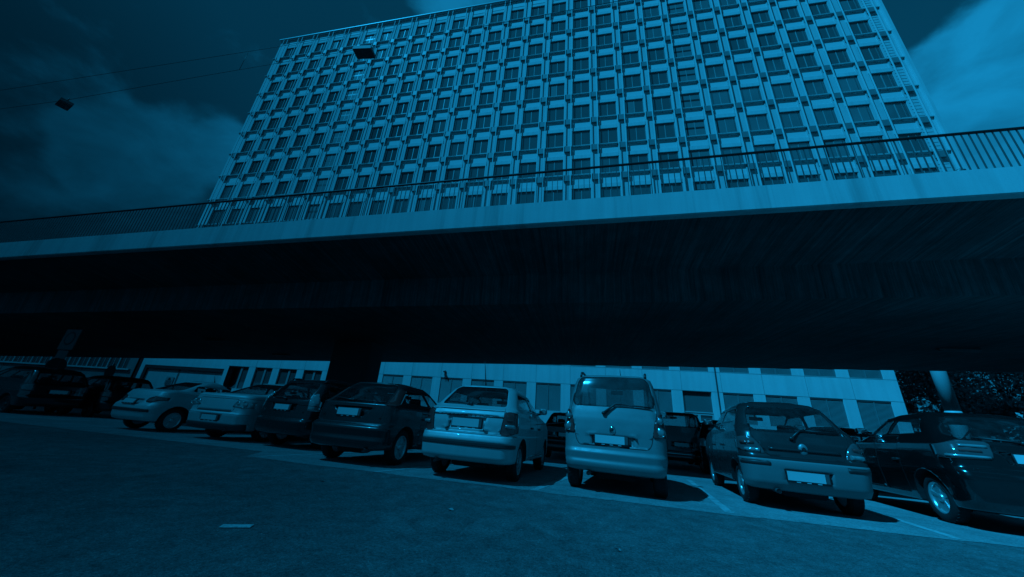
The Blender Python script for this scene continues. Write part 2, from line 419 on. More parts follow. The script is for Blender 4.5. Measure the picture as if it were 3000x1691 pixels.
# ------------------------------------------------------------------ office tower
BP, FH, D = 3.07, 4.132, 31.0
X0 = -1.6101*D; ZT = 1+18.482/10.097*D           # left edge of window column 0, head of the top window row
WW, WH = 2.06, 2.32
NC, NR = 27, 12
tower = thing('office_tower', 'tall pale office block with a grid of dark windows and white fins above the bridge', 'building', (0, D, 0))
def rel(mb, name, parent=None):
    o = mb.build(name, parent or tower); return o
def facade(mb, x0, x1, z0, z1, holes, y, m, depth=.18, reveal=None):
    xs = sorted({x0, x1, *[h[0] for h in holes], *[h[1] for h in holes]}); zs = sorted({z0, z1, *[h[2] for h in holes], *[h[3] for h in holes]})
    hs = {(h[0], h[2]): h for h in holes}
    inside = lambda x, z: any(h[0] < x < h[1] and h[2] < z < h[3] for h in holes)
    byrow = {}
    for k in range(len(zs)-1):
        zc = (zs[k]+zs[k+1])/2; row = [h for h in holes if h[2] < zc < h[3]]; run = x0
        for h in sorted(row): 
            if h[0] > run+1e-6: mb.quad([(run, y, zs[k]), (h[0], y, zs[k]), (h[0], y, zs[k+1]), (run, y, zs[k+1])], m)
            run = h[1]
        if run < x1-1e-6: mb.quad([(run, y, zs[k]), (x1, y, zs[k]), (x1, y, zs[k+1]), (run, y, zs[k+1])], m)
    for a, b, c, d in holes:
        e = y+depth; r = reveal or m
        mb.quad([(a, y, c), (a, e, c), (a, e, d), (a, y, d)], r); mb.quad([(b, y, c), (b, y, d), (b, e, d), (b, e, c)], r)
        mb.quad([(a, y, d), (a, e, d), (b, e, d), (b, y, d)], r); mb.quad([(a, y, c), (b, y, c), (b, e, c), (a, e, c)], r)
XL, XR = X0-1.75, X0+26*BP+WW+1.45                 # ends of the upper facade
ZB = 8.6                                           # underside of the tower where it overhangs
ROOFZ = ZT+2.15
mb = MB(); holes = []
for c in range(NC):
    for r in range(NR):
        zt = ZT-r*FH; holes.append((X0+c*BP, X0+c*BP+WW, zt-WH-1.32, zt+.0))
facade(mb, XL, XR, ZB, ROOFZ, holes, 0, PANEL, .1)
mb.box(XL, XR, .16, 8.5, ZB, ROOFZ-.4, DARKIN)
mb.box(XL-.001, XL+.15, .003, 8.51, ZB, ROOFZ, PANEL); mb.box(XR-.15, XR+.001, .003, 8.51, ZB, ROOFZ, PANEL)
mb.box(XL, XR, .05, 8.52, ROOFZ-.4, ROOFZ-.02, PANEL); mb.box(XL, XR, .05, 8.52, ZB-.3, ZB-.002, PANEL)
rel(mb, 'wall')
for r in range(NR+1):
    zs = ZT-r*FH                                    # head of the row's windows
    if r < NR:
        mb = MB()
        for c in range(NC): mb.box(X0+c*BP-.04, X0+c*BP+WW+.04, -.035, .12, zs+.003, zs+.50, LINTEL)
        rel(mb, 'lintel')
    mb = MB()                                       # spandrel panels above the lintel
    zz = zs+.50
    if r > 0:
        for c in range(NC): mb.box(X0+c*BP+.002, X0+c*BP+WW-.002, .06, .14, zz+.004, zz+1.31, SPAN)
        rel(mb, 'spandrel')
        mb = MB(); zl = zz+1.26                     # maintenance ledge at the sill above
        mb.box(XL-.1, XR+.15, -.11, .055, zl-.06, zl, LEDGE)
        for k in range(2): mb.box(XL-.1, XR+.15, -.15, -.125, zl-.04+.08*k, zl-.015+.08*k, LEDGE)
        for c in range(NC):
            mb.box(X0+c*BP+WW*.52, X0+c*BP+WW-.02, -.10, -.03, zl+.01, zl+.15, MULL)
            mb.box(X0+c*BP+WW*.50, X0+c*BP+WW-.1, -.04, .03, zl-.20, zl-.063, SPAN)
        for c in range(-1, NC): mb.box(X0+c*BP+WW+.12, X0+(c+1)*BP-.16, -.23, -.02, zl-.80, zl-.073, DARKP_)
        rel(mb, 'ledge')
mb = MB(); mb.box(XL-.15, XR+.2, -.38, .3, ROOFZ-.02, ROOFZ+.12, FRAME); mb.box(XL-.1, XR+.15, -.25, -.02, ROOFZ-.16, ROOFZ-.023, LEDGE)
for c in range(NC): mb.box(X0+c*BP+.02, X0+c*BP+WW-.02, -.03, .04, ROOFZ-1.5, ROOFZ-.2, SPAN)
rel(mb, 'roof_edge')
# one mesh for every vertical fin
mb = MB(); mb.box(-.05, .05, -.31, -.25, ZB, ROOFZ-.03, FIN)
finme = mb.mesh('fin')
for c in range(-1, NC+1):
    for dx in (WW+.07, BP-.16):
        x = X0+c*BP+dx
        if XL-.3 < x < XR+.2 or (c == -1 and x > XL-.6): obj('fin', finme, tower).location = (x, 0, 0)
# ladder strip, corner post at the right end
mb = MB()
for k in range(int((ROOFZ-ZB)/.42)): mb.box(XR-1.32, XR-.5, -.012, .004, ZB+.42*k, ZB+.42*k+.035, JOINT)
rel(mb, 'ladder')
mb = MB(); mb.box(XR+.005, XR+.26, -.33, .2, ZB, ROOFZ-.03, LINTEL); rel(mb, 'corner_post')
# windows: glass, mullion, frame
def window_mesh(kind):
    mb = MB(); h = WH
    mb.box(0.005, WW-.005, .115, .15, -h, -.003, WGLASS)
    if kind == 'blind':
        mb.box(.03, WW-.03, .10, .114, -h+.02, -h*.52, BLINDIN); mb.box(.03, WW-.03, .095, .114, -h*.515, -h*.40, SLIT); mb.box(.03, WW-.03, .10, .114, -h*.395, -.03, BLINDIN)
    if kind == 'half': mb.box(.03, WW*.5, .10, .114, -h+.02, -.03, BLINDIN)
    mb.box(WW*.50, WW*.535, .085, .112, -h, -.16, MULL)
    for a, b in ((.005, .035), (WW-.04, WW-.006)): mb.box(a, b, .085, .112, -h, -.01, JOINT)
    mb.box(.04, WW-.045, .085, .112, -.06, -.004, JOINT)
    return mb
wins = []
for c in range(NC):
    for r in range(NR):
        x, z = X0+c*BP, ZT-r*FH
        if r > 9 : continue
        wins.append(((x+1)**2+D*D+(z-1)**2, c, r, x, z))
wins.sort()
kind = lambda c, r: 'blind' if c in (5, 20) else ('half' if (c*7+r*13) % 17 == 4 else 'plain')
wme = {k: window_mesh(k).mesh('window') for k in ('plain', 'blind', 'half')}
for i, (dd, c, r, x, z) in enumerate(wins[:100]): obj('window', wme[kind(c, r)], tower).location = (x, 0, z)
big = MB()
for dd, c, r, x, z in wins[100:]:
    w = window_mesh(kind(c, r)); w.bm.verts.index_update(); mp_ = [big.bm.verts.new(v.co+Vector((x, 0, z))) for v in w.bm.verts]
    for f in w.bm.faces:
        g = big.bm.faces.new([mp_[v.index] for v in f.verts]); g.material_index = big.mi(w.mats[f.material_index])
    w.bm.free()
o = rel(big, 'window'); o['kind'] = 'stuff'
# ---- the base storeys of the same block
XB = .7605*D; BX = 3.05
lowers = [.6635*D-BX*j for j in range(22)]         # left edges of the louvred windows, from the right
GATE = (-1.606*D, -1.238*D)
bw_, zl0, zl1, zu0, zu1 = 2.2, 1.55, 3.84, 5.48, 7.7
mb = MB(); holes = []
for j, x in enumerate(lowers):
    if x < GATE[1]+.3: continue
    holes.append((x, x+bw_, zl0 if j != 4 else .4, zl1)); holes.append((x, x+bw_, zu0, zu1))
facade(mb, GATE[0]-.6, XB, -.5, ZB-.31, holes+[(GATE[0], GATE[1], -.4, 3.5)], 0.02, BASEW, .22)
mb.box(GATE[0]-.6, XB, .26, 8, -.5, ZB-.32, DARKIN)
mb.box(XB-.2, XB+.002, .023, 8.01, -.5, ZB-.31, BASEW)
rel(mb, 'base_wall')
mb = MB()
for z in (3.87, 5.45): mb.box(GATE[1]+.4, XB-.002, .012, .03, z-.008, z+.008, JOINT)
for j, x in enumerate(lowers):
    if x > GATE[1]+1: mb.box(x-.03, x-.018, .012, .03, 3.88, 5.44, JOINT)
mb.box(.355*D, .355*D+.035, -.06, .015, -.4, 7, GREYM)
rel(mb, 'panel_joint')
slat = MB()
n = 27
for k in range(n):
    z = .05+k*(2.25-.05)/n
    slat.box(.03, bw_-.03, -.035, .035, z, z+.011, SLAT, Matrix.Translation((0, 0, z)) @ Matrix.Rotation(R(52), 4, 'X') @ Matrix.Translation((0, 0, -z)))
slat.box(bw_*.49, bw_*.515, -.05, -.036, .02, 2.26, SLAT); slat.box(.03, bw_-.03, -.05, .05, 2.2, 2.27, GREYM)
slatme = slat.mesh('blind')
fr = MB(); fr.box(.004, bw_-.004, .17, .2, .004, 2.28, WGLASS); fr.box(.004, .05, .13, .17, .004, 2.28, FRAME); fr.box(bw_-.05, bw_-.004, .13, .17, .004, 2.28, FRAME); fr.box(bw_*.48, bw_*.52, .13, .17, .004, 2.28, FRAME)
fr.box(.051, bw_-.051, .13, .17, .004, .06, FRAME)
frme = fr.mesh('louvred_window')
pl = MB(); pl.box(.004, bw_-.004, .17, .2, .004, 2.28, WGLASS); pl.box(bw_*.5, bw_*.6, .10, .16, .004, 2.28, SIGNW); pl.box(.004, .05, .13, .17, .004, 2.28, GREYM); plme = pl.mesh('open_window')
dr = MB(); dh = zl1-.4
dr.box(.004, bw_-.004, .17, .2, .004, dh-.004, WGLASS); dr.box(.3, bw_-.6, .2, .21, 1.9, dh-.3, GREYW)
for a, b, z0, z1 in ((.03, bw_-.03, 1.78, 1.86), (.03, bw_-.03, 1.62, 1.70), (.03, .12, .02, 1.615), (bw_*.46, bw_*.55, .02, 1.615), (bw_-.12, bw_-.03, .02, 1.615)): dr.box(a, b, .08, .165, z0, z1, FRAME)
drme = dr.mesh('glazed_door')
for j, x in enumerate(lowers):
    if x < GATE[1]+.3: continue
    if j == 4: o = obj('glazed_door', drme, tower); o.location = (x, .02, .4)
    elif x/D < -.83: o = obj('open_window', plme, tower); o.location = (x, .02, zl0)
    else:
        o = obj('louvred_window', frme, tower); o.location = (x, .02, zl0)
        b = obj('blind', slatme, o); b.location = (0, .07, 0)
    o = obj('louvred_window', frme, tower); o.location = (x, .02, zu0)
    b = obj('blind', slatme, o); b.location = (0, .07, 0)
# gate recess, notice board
mb = MB(); g0, g1 = GATE
mb.box(g0+.01, g1-.01, .23, .258, -.4, 3.49, PANEL)
mb.box(g0+.01, g1-.01, .05, .228, 3.16, 3.49, DARKIN); mb.box(g0+.01, g0+.4, .05, .228, -.4, 3.158, DARKIN); mb.box(g0+5, g0+5.2, .2, .228, -.4, 3.15, JOINT)
rel(mb, 'gate')
mb = MB(); mb.box(-1.487*D, -1.452*D, .15, .19, 1.46, 2.32, SIGNW)
for k in range(4): mb.box(-1.483*D, -1.456*D, .14, .149, 1.52+.11*k, 1.57+.11*k, BLACKM)
mb.prism([(-1.478*D, 1.98), (-1.461*D, 1.98), (-1.4695*D, 2.26)], 'xz', .14, .149, BLACKM)
o = rel(mb, 'notice_board'); o.parent = None; o.location = (0, D, 0); tag(o, 'pale notice board with a warning triangle on the gate behind the silver coupe', 'notice board')
# column that carries the overhang
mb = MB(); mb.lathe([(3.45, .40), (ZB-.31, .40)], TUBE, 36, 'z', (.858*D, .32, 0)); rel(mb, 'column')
mb = MB(); mb.lathe([(-.5, .435), (3.2, .435), (3.40, .42), (3.44, .401)], CONC2, 36, 'z', (.858*D, .32, 0)); rel(mb, 'column_sunlit_part')  # lower part made paler: sunlight on the column put into its colour
mb = MB()
mb.bm.free()
# little fixtures on the base wall
mb = MB(); mb.rbox(-.06, .06, -.1, .0, 0, .5, GREYM, .03); mb.blob((-.05, -.2, .36), (.09, .16, .08), GREYM); mb.tube([(0, -.05, -.25), (0, -.05, 0)], .03, GREYM)
o = mb.build('wall_camera'); o.location = (-.4063*D, D, 4.02); tag(o, 'small grey camera fixed on the pale wall above the louvred windows', 'camera')
mb = MB(); mb.blob((0, -.28, 0), (.2, .2, .24), TUBE); mb.tube([(0, 0, -.1), (0, -.2, -.12)], .03, GREYM); mb.lathe([(-.30, .08), (-.22, .12)], GREYM, 16, 'z', (0, -.28, 0))
o = mb.build('wall_lamp'); o.location = (.3615*D, D, 2.3); tag(o, 'white globe lamp on the wall right of the glazed door', 'lamp')

# ------------------------------------------------------------------ lower building at the left
nb = thing('low_building', 'low grey building with a band of windows at the far left behind the dark cars', 'building', (-1.64*33, 33, 0))
mb = MB(); WB = 62
holes = [(-1.7-1.75*k-1.55, -1.7-1.75*k, 3.05, 5.6) for k in range(34)]
facade(mb, -WB, 0, -.5, 11, holes, 0, GREYW, .15); mb.box(-WB, -.01, .2, 10, -.5, 10.99, DARKIN); mb.box(-.3, .0, .0, 10, -.5, 11, GREYW)
mb.build('wall', nb)
mb = MB(); mb.box(-WB, -.9, -.22, -.003, 2.86, 3.03, PANEL); mb.build('ledge', nb)
me = None
for k, h in enumerate(holes):
    if me is None:
        mb = MB(); mb.box(0, 1.55, .1, .14, 0, 2.55, GREYGL); mb.box(-.1, .02, -.02, .09, 0, 2.55, PANEL); mb.box(.75, .80, .05, .098, 0, 2.55, FRAME); me = mb.mesh('window')
    obj('window', me, nb).location = (h[0], 0, h[2])
mb = MB()
for k in range(12): mb.box(-4-5*k, -3.93-5*k, -.03, -.003, -.4, 2.85, JOINT)
mb.build('panel_joint', nb)
for x in (-1.9, -7.5, -13.2):
    mb = MB(); mb.box(-.45, .45, -.5, -.004, 1.62, 1.75, PANEL); mb.box(-.4, .4, -.3, -.004, 1.1, 1.6, DARKIN); mb.build('hood', nb).location = (x, 0, 0)
mb = MB(); mb.box(-1.1, -.25, .01, .1, -.4, 2.7, DARKIN)
mb = MB(); mb.box(-29, -26.6, -.05, -.004, -.4, 2.5, PANEL); mb.build('door', nb)

# ------------------------------------------------------------------ bridge
SLP = .0268
bridge = thing('road_bridge', 'long concrete bridge with a pale fascia and dark underside crossing above the parked cars', 'bridge', (-2, 8.1, 0))
def br(mb, name, parent=None):
    for v in mb.bm.verts: v.co.z += SLP*v.co.x
    return mb.build(name, parent or bridge)
BX0, BX1 = -95, 60
def strip(mb, prof, m, closed=False):
    """profile (y,z) in bridge coordinates swept along x in short bays"""
    n = 31; st = (BX1-BX0)/n
    for a, b in zip(prof, prof[1:]+([prof[0]] if closed else [])):
        for k in range(n):
            xa, xb = BX0+st*k, BX0+st*(k+1)
            mb.quad([(xa, a[0], a[1]), (xb, a[0], a[1]), (xb, b[0], b[1]), (xa, b[0], b[1])], m)
mb = MB(); strip(mb, [(.0, 6.77), (.0, 6.085), (.03, 6.06), (.22, 6.06), (.22, 6.09), (.26, 6.09), (.35, 6.09), (.35, 6.77)], CONC, True); br(mb, 'fascia')
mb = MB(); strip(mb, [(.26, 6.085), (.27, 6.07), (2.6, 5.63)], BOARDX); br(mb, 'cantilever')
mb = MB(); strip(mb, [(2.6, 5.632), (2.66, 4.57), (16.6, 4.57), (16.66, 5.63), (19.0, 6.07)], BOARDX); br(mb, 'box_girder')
mb = MB(); strip(mb, [(.352, 6.5), (18.95, 6.5)], ASPHALT); br(mb, 'deck')
mb = MB(); strip(mb, [(18.95, 6.05), (19.3, 6.05), (19.3, 6.77), (18.95, 6.77)], CONC, True); br(mb, 'far_fascia')
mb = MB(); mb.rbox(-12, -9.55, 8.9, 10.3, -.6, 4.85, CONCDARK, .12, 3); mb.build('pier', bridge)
# railing
rail = obj('railing', None, bridge)
mb = MB(); mb.rbox(BX0, BX1, .03, .095, 7.86, 7.92, RAILM, .02, 2); br(mb, 'handrail', rail)
mb = MB(); mb.box(BX0, BX1, .12, .15, 6.774, 6.80, BALM); br(mb, 'bottom_rail', rail)
mb = MB(); mb.box(-.008, .008, .05, .075, 6.772, 7.858, BALM); balme = mb.mesh('baluster')
xs = [.153*k for k in range(-260, 130)]
near = sorted(xs, key=lambda x: abs(x-8))[:100]
for x in near: obj('baluster', balme, rail).location = (x, 0, SLP*x)
mb = MB(); ns = set(near)
for x in xs:
    if x not in ns:
        z = SLP*x; mb.box(x-.008, x+.008, .05, .075, 6.772+z, 7.858+z, BALM)
o = mb.build('baluster', rail); o['kind'] = 'stuff'
# bollard lights standing on the deck
for x, l in ((9.8, 'small capped post standing behind the bridge railing near the right corner of the tower'), (-12.0, 'small dark post standing behind the bridge railing left of the tower')):
    mb = MB(); mb.tube([(0, 0, 0), (0, 0, .55)], .07, BLACKM, 12); mb.lathe([(.55, .10), (.60, .11), (.64, .04)], GREYM, 16, 'z')
    o = mb.build('bollard'); o.location = (x-2+2, 8.1+1.0, 6.5+SLP*(x+2)); tag(o, l, 'bollard', 'posts on the bridge deck')
    o.scale = (1, 1, 1.6)
# flush lights under the girder
for x, y, l in ((16.3, 18.0, 'pale light strip under the bridge at the right near the round column'), (-21.8, 16.5, 'faint light strip under the bridge at the far left'), (-21.9, 21.5, 'faint light strip under the bridge left of the pier')):
    mb = MB(); mb.rbox(-.75, .75, -.12, .12, -.12, 0, LAMPM, .03)
    o = mb.build('strip_light'); o.location = (x, y, 4.566+SLP*(x+2)); tag(o, l, 'light')

# ------------------------------------------------------------------ street lamps on span wires
def lamp(x, y, z, rz, label):
    t = thing('hanging_lamp', label, 'street lamp', (x, y, z), (0, 0, rz), 'lamps hung from the span wire')
    mb = MB(); mb.prism([(-.26, 0), (.26, 0), (.24, .11), (-.24, .11)], 'xz', -.14, .14, LAMPM); mb.build('housing', t)
    mb = MB(); mb.box(-.24, .24, -.125, .125, -.02, -.002, LAMPG); mb.build('lens', t)
    mb = MB(); mb.tube([(-.2, 0, .11), (-.2, 0, .22)], .015, BLACKM); mb.tube([(.2, 0, .11), (.2, 0, .22)], .015, BLACKM); mb.build('hanger', t)
lamp(-5.65, 5.2, 9.76, .1, 'grey lamp hung on the wire in front of the tower')
lamp(-16.9, 5.25, 9.62, -.25, 'dark lamp hung on the wire against the clouds left of the tower')
def wire(pts, label):
    mb = MB(); mb.tube(pts, .006, BLACKM, 6); tag(mb.build('span_wire'), label, 'wire')
wire([(-45, 5.2, 10.2), (-30, 5.2, 9.95), (-20, 5.2, 9.86), (-16.9, 5.25, 9.86), (-11, 5.2, 9.9), (-5.65, 5.2, 9.98), (-.8, 5.2, 10.15), (1.1, 5.2, 10.22), (14, 5.2, 10.9)], 'lower wire carrying two hanging lamps across the sky and tower')
wire([(-45, 5.2, 11.3), (-21, 5.2, 10.93), (-8.8, 5.2, 10.69), (-5, 5.2, 10.75), (6, 5.2, 11.2), (14, 5.2, 11.8)], 'thin upper wire above the lamps crossing the sky')
mb = MB(); mb.tube([(-9.8, 5.2, 9.93), (-9.8, 5.2, 10.72)], .006, BLACKM, 6); tag(mb.build('dropper_wire'), 'short dropper between the two wires left of the tower', 'wire')

# ------------------------------------------------------------------ signs at the left
t = thing('road_sign', 'dark post with a rectangular sign and a round sign under the bridge at the left', 'sign', (-24.7, 12.0, gz(12)))
mb = MB(); mb.tube([(0, .03, 0), (0, .03, 3.9)], .04, BLACKM, 10); mb.build('pole', t)
mb = MB(); mb.box(-.5, .5, -.04, -.01, 2.75, 3.75, GREYM); mb.build('sign_plate', t)
mb = MB(); mb.lathe([(-.046, .34), (-.041, .34)], BLACKM, 28, 'y', (0, 0, 3.3)); mb.lathe([(-.052, .25), (-.047, .25)], GREYM, 28, 'y', (0, 0, 3.3)); mb.build('symbol', t)
mb = MB(); mb.box(-.34, .34, -.04, -.01, 2.3, 2.7, GREYM); mb.build('lower_plate', t)
mb = MB(); mb.lathe([(-.03, .34), (.03, .34)], BLACKM, 28, 'x', (.0, -.02, 2.0)); o = mb.build('round_plate', t); 
t = thing('road_sign', 'round sign above a small plate on a thin pole by the low building', 'sign', (-31.7, 18, gz(18)))
mb = MB(); mb.tube([(0, .03, 0), (0, .03, 2.75)], .035, BLACKM, 10); mb.build('pole', t)
mb = MB(); mb.lathe([(-.03, .45), (.0, .45)], BLACKM, 28, 'y', (0, 0, 2.2)); mb.build('round_plate', t)
mb = MB(); mb.box(-.42, .42, -.03, .0, 1.28, 1.66, BLACKM); mb.build('lower_plate', t)
t = thing('traffic_signal', 'dark upright signal head with backing board on a pole right of the gate', 'signal', (-20.3, 17, gz(17)))
mb = MB(); mb.tube([(0, .05, 0), (0, .05, 1.8)], .05, BLACKM, 10); mb.build('pole', t)
mb = MB(); mb.prism([(-.42, 2.95), (.42, 2.95), (.42, 1.95), (.2, 1.72), (-.35, 1.72), (-.42, 1.95)], 'xz', -.02, .02, BLACKM); mb.build('backing_board', t)
mb = MB(); mb.rbox(-.16, .16, -.25, -.022, 1.85, 2.85, BLACKM, .04); mb.rbox(-.22, .2, -.1, .1, 1.42, 1.7, BLACKM, .03); mb.build('signal_head', t)

# ------------------------------------------------------------------ trees
def m_leaf(nt, b):
    oi = N(nt, 'ShaderNodeTexCoord'); n, _ = noise(nt, 1.3, 3, .6)
    mulcol(nt, b, ramp(nt, n, [(.3, .10), (.7, .26)]))
LEAF = mat('leaf', rough=.55, build=m_leaf); BARK = mat('bark', .06, .9)
def tree(x, y, h, rad, label, seed, nl=14000, low=.12):
    rnd = random.Random(seed)
    t = thing('tree', label, 'tree', (x, y, gz(y)), group='trees behind the building')
    mb = MB(); mb.tube([(0, 0, -.1), (.05, 0, h*.25), (.1, .1, h*.6), (0, 0, h*.9)], [.28, .22, .14, .04], BARK, 10)
    cl = []
    for k in range(60):
        a = rnd.uniform(0, 6.283); u = rnd.uniform(.0, 1.); z = h*rnd.uniform(low, 1.0); w = rad*(.45+.55*math.sin(math.pi*min(1, max(.0, (z/h)*.92+.1))))*math.sqrt(rnd.uniform(.2, 1))
        c = Vector((w*math.cos(a), w*math.sin(a), z)); cl.append((c, rnd.uniform(.7, 1.5)*rad*.30))
        mb.tube([(.03, 0, max(.3, z*.6)), tuple(c*.55+Vector((0, 0, z*.3))), tuple(c)], [.05, .025, .008], BARK, 5)
    mb.build('trunk', t)
    bm = bmesh.new()
    for k in range(nl):
        c, r = rnd.choice(cl); d = Vector((rnd.gauss(0, 1), rnd.gauss(0, 1), rnd.gauss(0, .8)))
        p = c+d*r*.55; s = rnd.uniform(.09, .19)
        n = Vector((rnd.gauss(0, 1), rnd.gauss(0, 1), rnd.gauss(.6, 1))).normalized(); u = n.orthogonal().normalized(); u = Matrix.Rotation(rnd.uniform(0, 6.28), 3, n) @ u; w = n.cross(u)
        bm.faces.new([bm.verts.new(p+q) for q in (u*s*1.3, w*s*.65, -u*s*1.1, -w*s*.65)])
    me = bpy.data.meshes.new('crown'); bm.to_mesh(me); bm.free(); me.materials.append(LEAF); obj('crown', me, t)
tree(37.5, 46, 10.5, 4.2, 'dark leafy tree between the pale wall and the round column', 3)
tree(45, 47, 12, 5, 'broad dark tree behind the round column and the black car', 5)
tree(53.5, 46.5, 12.5, 5.2, 'large dark tree at the right edge behind the black car', 8)
tree(26.5, 33.6, 4.4, 1.0, 'small sunlit tree close to the end of the pale wall, left of the round column', 21, 5000)
tree(33.2, 34.6, 4.8, 1.9, 'small leafy tree just right of the round column, below the taller trees', 23, 6000)
tree(62, 50, 13, 6, 'dark tree farthest right behind the others', 11, 9000)

# ------------------------------------------------------------------ cars
# each level: height, rear y, front y, half width (y = 0 at the rear bumper)
LEV = {
'sedan': (1.07, [(.265,.16,4.05,.72),(.285,.07,4.14,.79),(.33,.02,4.17,.805),(.42,.01,4.18,.81),(.56,.0,4.2,.82),(.63,.03,4.19,.822),(.66,.08,4.16,.82),(.80,.08,4.05,.825),(.93,.10,3.75,.81),(1.0,.15,3.15,.785),(1.045,.27,2.95,.75),(1.2,.46,2.6,.69),(1.34,.64,2.25,.625),(1.41,.76,2.05,.55),(1.44,.92,1.85,.42),(1.455,1.2,1.6,.15)]),
'van': (1.12, [(.27,.16,3.36,.71),(.29,.06,3.44,.775),(.34,.01,3.46,.785),(.40,.0,3.47,.79),(.415,.02,3.48,.795),(.52,.0,3.5,.80),(.535,.035,3.5,.80),(.66,.05,3.5,.805),(.80,.06,3.45,.805),(.95,.08,3.2,.79),(1.06,.11,2.75,.775),(1.12,.13,2.65,.76),(1.3,.19,2.35,.725),(1.5,.27,2.0,.675),(1.58,.31,1.8,.64),(1.63,.40,1.65,.55),(1.655,.6,1.5,.35),(1.66,.9,1.3,.12)]),
'small': (1.16, [(.25,.20,3.65,.70),(.27,.10,3.76,.77),(.34,.04,3.79,.785),(.42,.02,3.81,.79),(.55,.0,3.83,.81),(.63,.02,3.82,.815),(.67,.06,3.8,.815),(.80,.09,3.68,.81),(.92,.15,3.3,.79),(.97,.20,2.95,.765),(1.02,.28,2.75,.735),(1.15,.40,2.5,.68),(1.29,.54,2.2,.61),(1.35,.66,2.0,.53),(1.385,.83,1.8,.40),(1.40,1.1,1.5,.15)]),
'black': (1.165, [(.22,.18,4.0,.76),(.24,.08,4.12,.83),(.32,.03,4.16,.85),(.42,.01,4.18,.86),(.58,.0,4.2,.88),(.64,.03,4.2,.885),(.69,.08,4.15,.88),(.86,.10,3.95,.87),(.96,.16,3.3,.85),(1.0,.22,3.05,.82),(1.05,.32,2.85,.785),(1.2,.50,2.5,.72),(1.33,.68,2.2,.64),(1.38,.82,1.95,.56),(1.41,1.03,1.7,.42),(1.425,1.3,1.5,.15)]),
'focus': (1.04, [(.26,.16,4.0,.74),(.28,.07,4.1,.81),(.34,.02,4.12,.825),(.42,.01,4.14,.83),(.44,.03,4.14,.835),(.60,.0,4.15,.85),(.64,.05,4.13,.85),(.67,.12,4.1,.845),(.85,.13,3.9,.845),(.95,.15,3.3,.835),(1.0,.16,3.1,.82),(1.04,.24,2.95,.79),(1.22,.46,2.5,.71),(1.36,.62,2.2,.64),(1.43,.72,2.0,.57),(1.46,.92,1.75,.44),(1.475,1.25,1.5,.15)]),
'wagon': (1.05, [(.28,.16,4.45,.74),(.30,.07,4.56,.81),(.36,.02,4.59,.83),(.42,.01,4.6,.84),(.58,.0,4.6,.86),(.62,.06,4.58,.86),(.80,.08,4.4,.86),(1.0,.10,3.5,.84),(1.08,.16,3.2,.81),(1.25,.28,2.8,.75),(1.42,.42,2.4,.68),(1.5,.54,2.2,.60),(1.54,.78,2.0,.46),(1.555,1.2,1.7,.15)]),
'passat': (1.06, [(.24,.18,4.6,.77),(.26,.08,4.7,.84),(.33,.03,4.74,.865),(.42,.02,4.75,.87),(.58,.0,4.77,.90),(.63,.03,4.76,.905),(.88,.06,4.6,.90),(.99,.08,3.9,.87),(1.03,.14,3.6,.84),(1.055,.55,3.35,.79),(1.12,.80,3.15,.75),(1.25,1.08,2.85,.68),(1.37,1.36,2.55,.61),(1.43,1.6,2.3,.52),(1.46,1.85,2.15,.36),(1.465,1.95,2.1,.15)]),
'cabrio': (1.09, [(.24,.18,3.65,.71),(.26,.08,3.76,.785),(.33,.03,3.79,.80),(.42,.02,3.8,.81),(.52,.0,3.82,.83),(.60,.03,3.8,.835),(.66,.10,3.75,.83),(.85,.18,3.5,.82),(.95,.24,3.0,.80),(.99,.34,2.8,.76),(1.01,.66,2.65,.72),(1.1,.86,2.45,.66),(1.22,1.12,2.2,.60),(1.30,1.35,2.0,.53),(1.345,1.55,1.85,.38),(1.36,1.65,1.75,.15)]),
}
def levels(k):
    zs, L = LEV[k]
    return [(z*(1+(zs-1)*min(1, z/.6)), a, b, c) for z, a, b, c in L]

def ccw(p):
    a = sum(p[i][0]*p[(i+1) % len(p)][1]-p[(i+1) % len(p)][0]*p[i][1] for i in range(len(p)))
    return p if a > 0 else p[::-1]
def rounded(p, r, n=4):
    out = []; m = len(p)
    for i in range(m):
        a, b, c = Vector(p[i-1]), Vector(p[i]), Vector(p[(i+1) % m])
        d1, d2 = a-b, c-b; t = min(r, d1.length*.45, d2.length*.45)
        s, e = b+d1.normalized()*t, b+d2.normalized()*t
        for k in range(n+1):
            u = k/n; out.append(tuple(s*(1-u)**2+b*2*u*(1-u)+e*u*u))
    return out
def ellipse(cx, cz, a, b, n=20): return [(cx+a*math.cos(6.2832*k/n), cz+b*math.sin(6.2832*k/n)) for k in range(n)]
def carve(bm, pred, poly, ax):
    poly = ccw(poly); i0, i1 = {'xz': (0, 2), 'yz': (1, 2)}[ax]
    lo = [min(p[k] for p in poly) for k in (0, 1)]; hi = [max(p[k] for p in poly) for k in (0, 1)]
    fs = []
    for f in bm.faces:
        if not pred(f): continue
        a = [v.co[i0] for v in f.verts]; b = [v.co[i1] for v in f.verts]
        if max(a) < lo[0] or min(a) > hi[0] or max(b) < lo[1] or min(b) > hi[1]: continue
        fs.append(f)
    for k in range(len(poly)):
        p, q = poly[k], poly[(k+1) % len(poly)]
        dx, dz = q[0]-p[0], q[1]-p[1]
        if abs(dx)+abs(dz) < 1e-6: continue
        no = Vector((0, 0, 0)); no[i0] = dz; no[i1] = -dx; no.normalize()
        cp = Vector((0, 0, 0)); cp[i0] = p[0]; cp[i1] = p[1]
        g = set(fs)
        for f in fs: g.update(f.edges); g.update(f.verts)
        res = bmesh.ops.bisect_plane(bm, geom=list(g), dist=1e-6, plane_co=cp, plane_no=no)
        fs = [f for f in res['geom'] if isinstance(f, bmesh.types.BMFace) and (f.calc_center_median()-cp).dot(no) <= 1e-6]
        if not fs: return []
    return fs
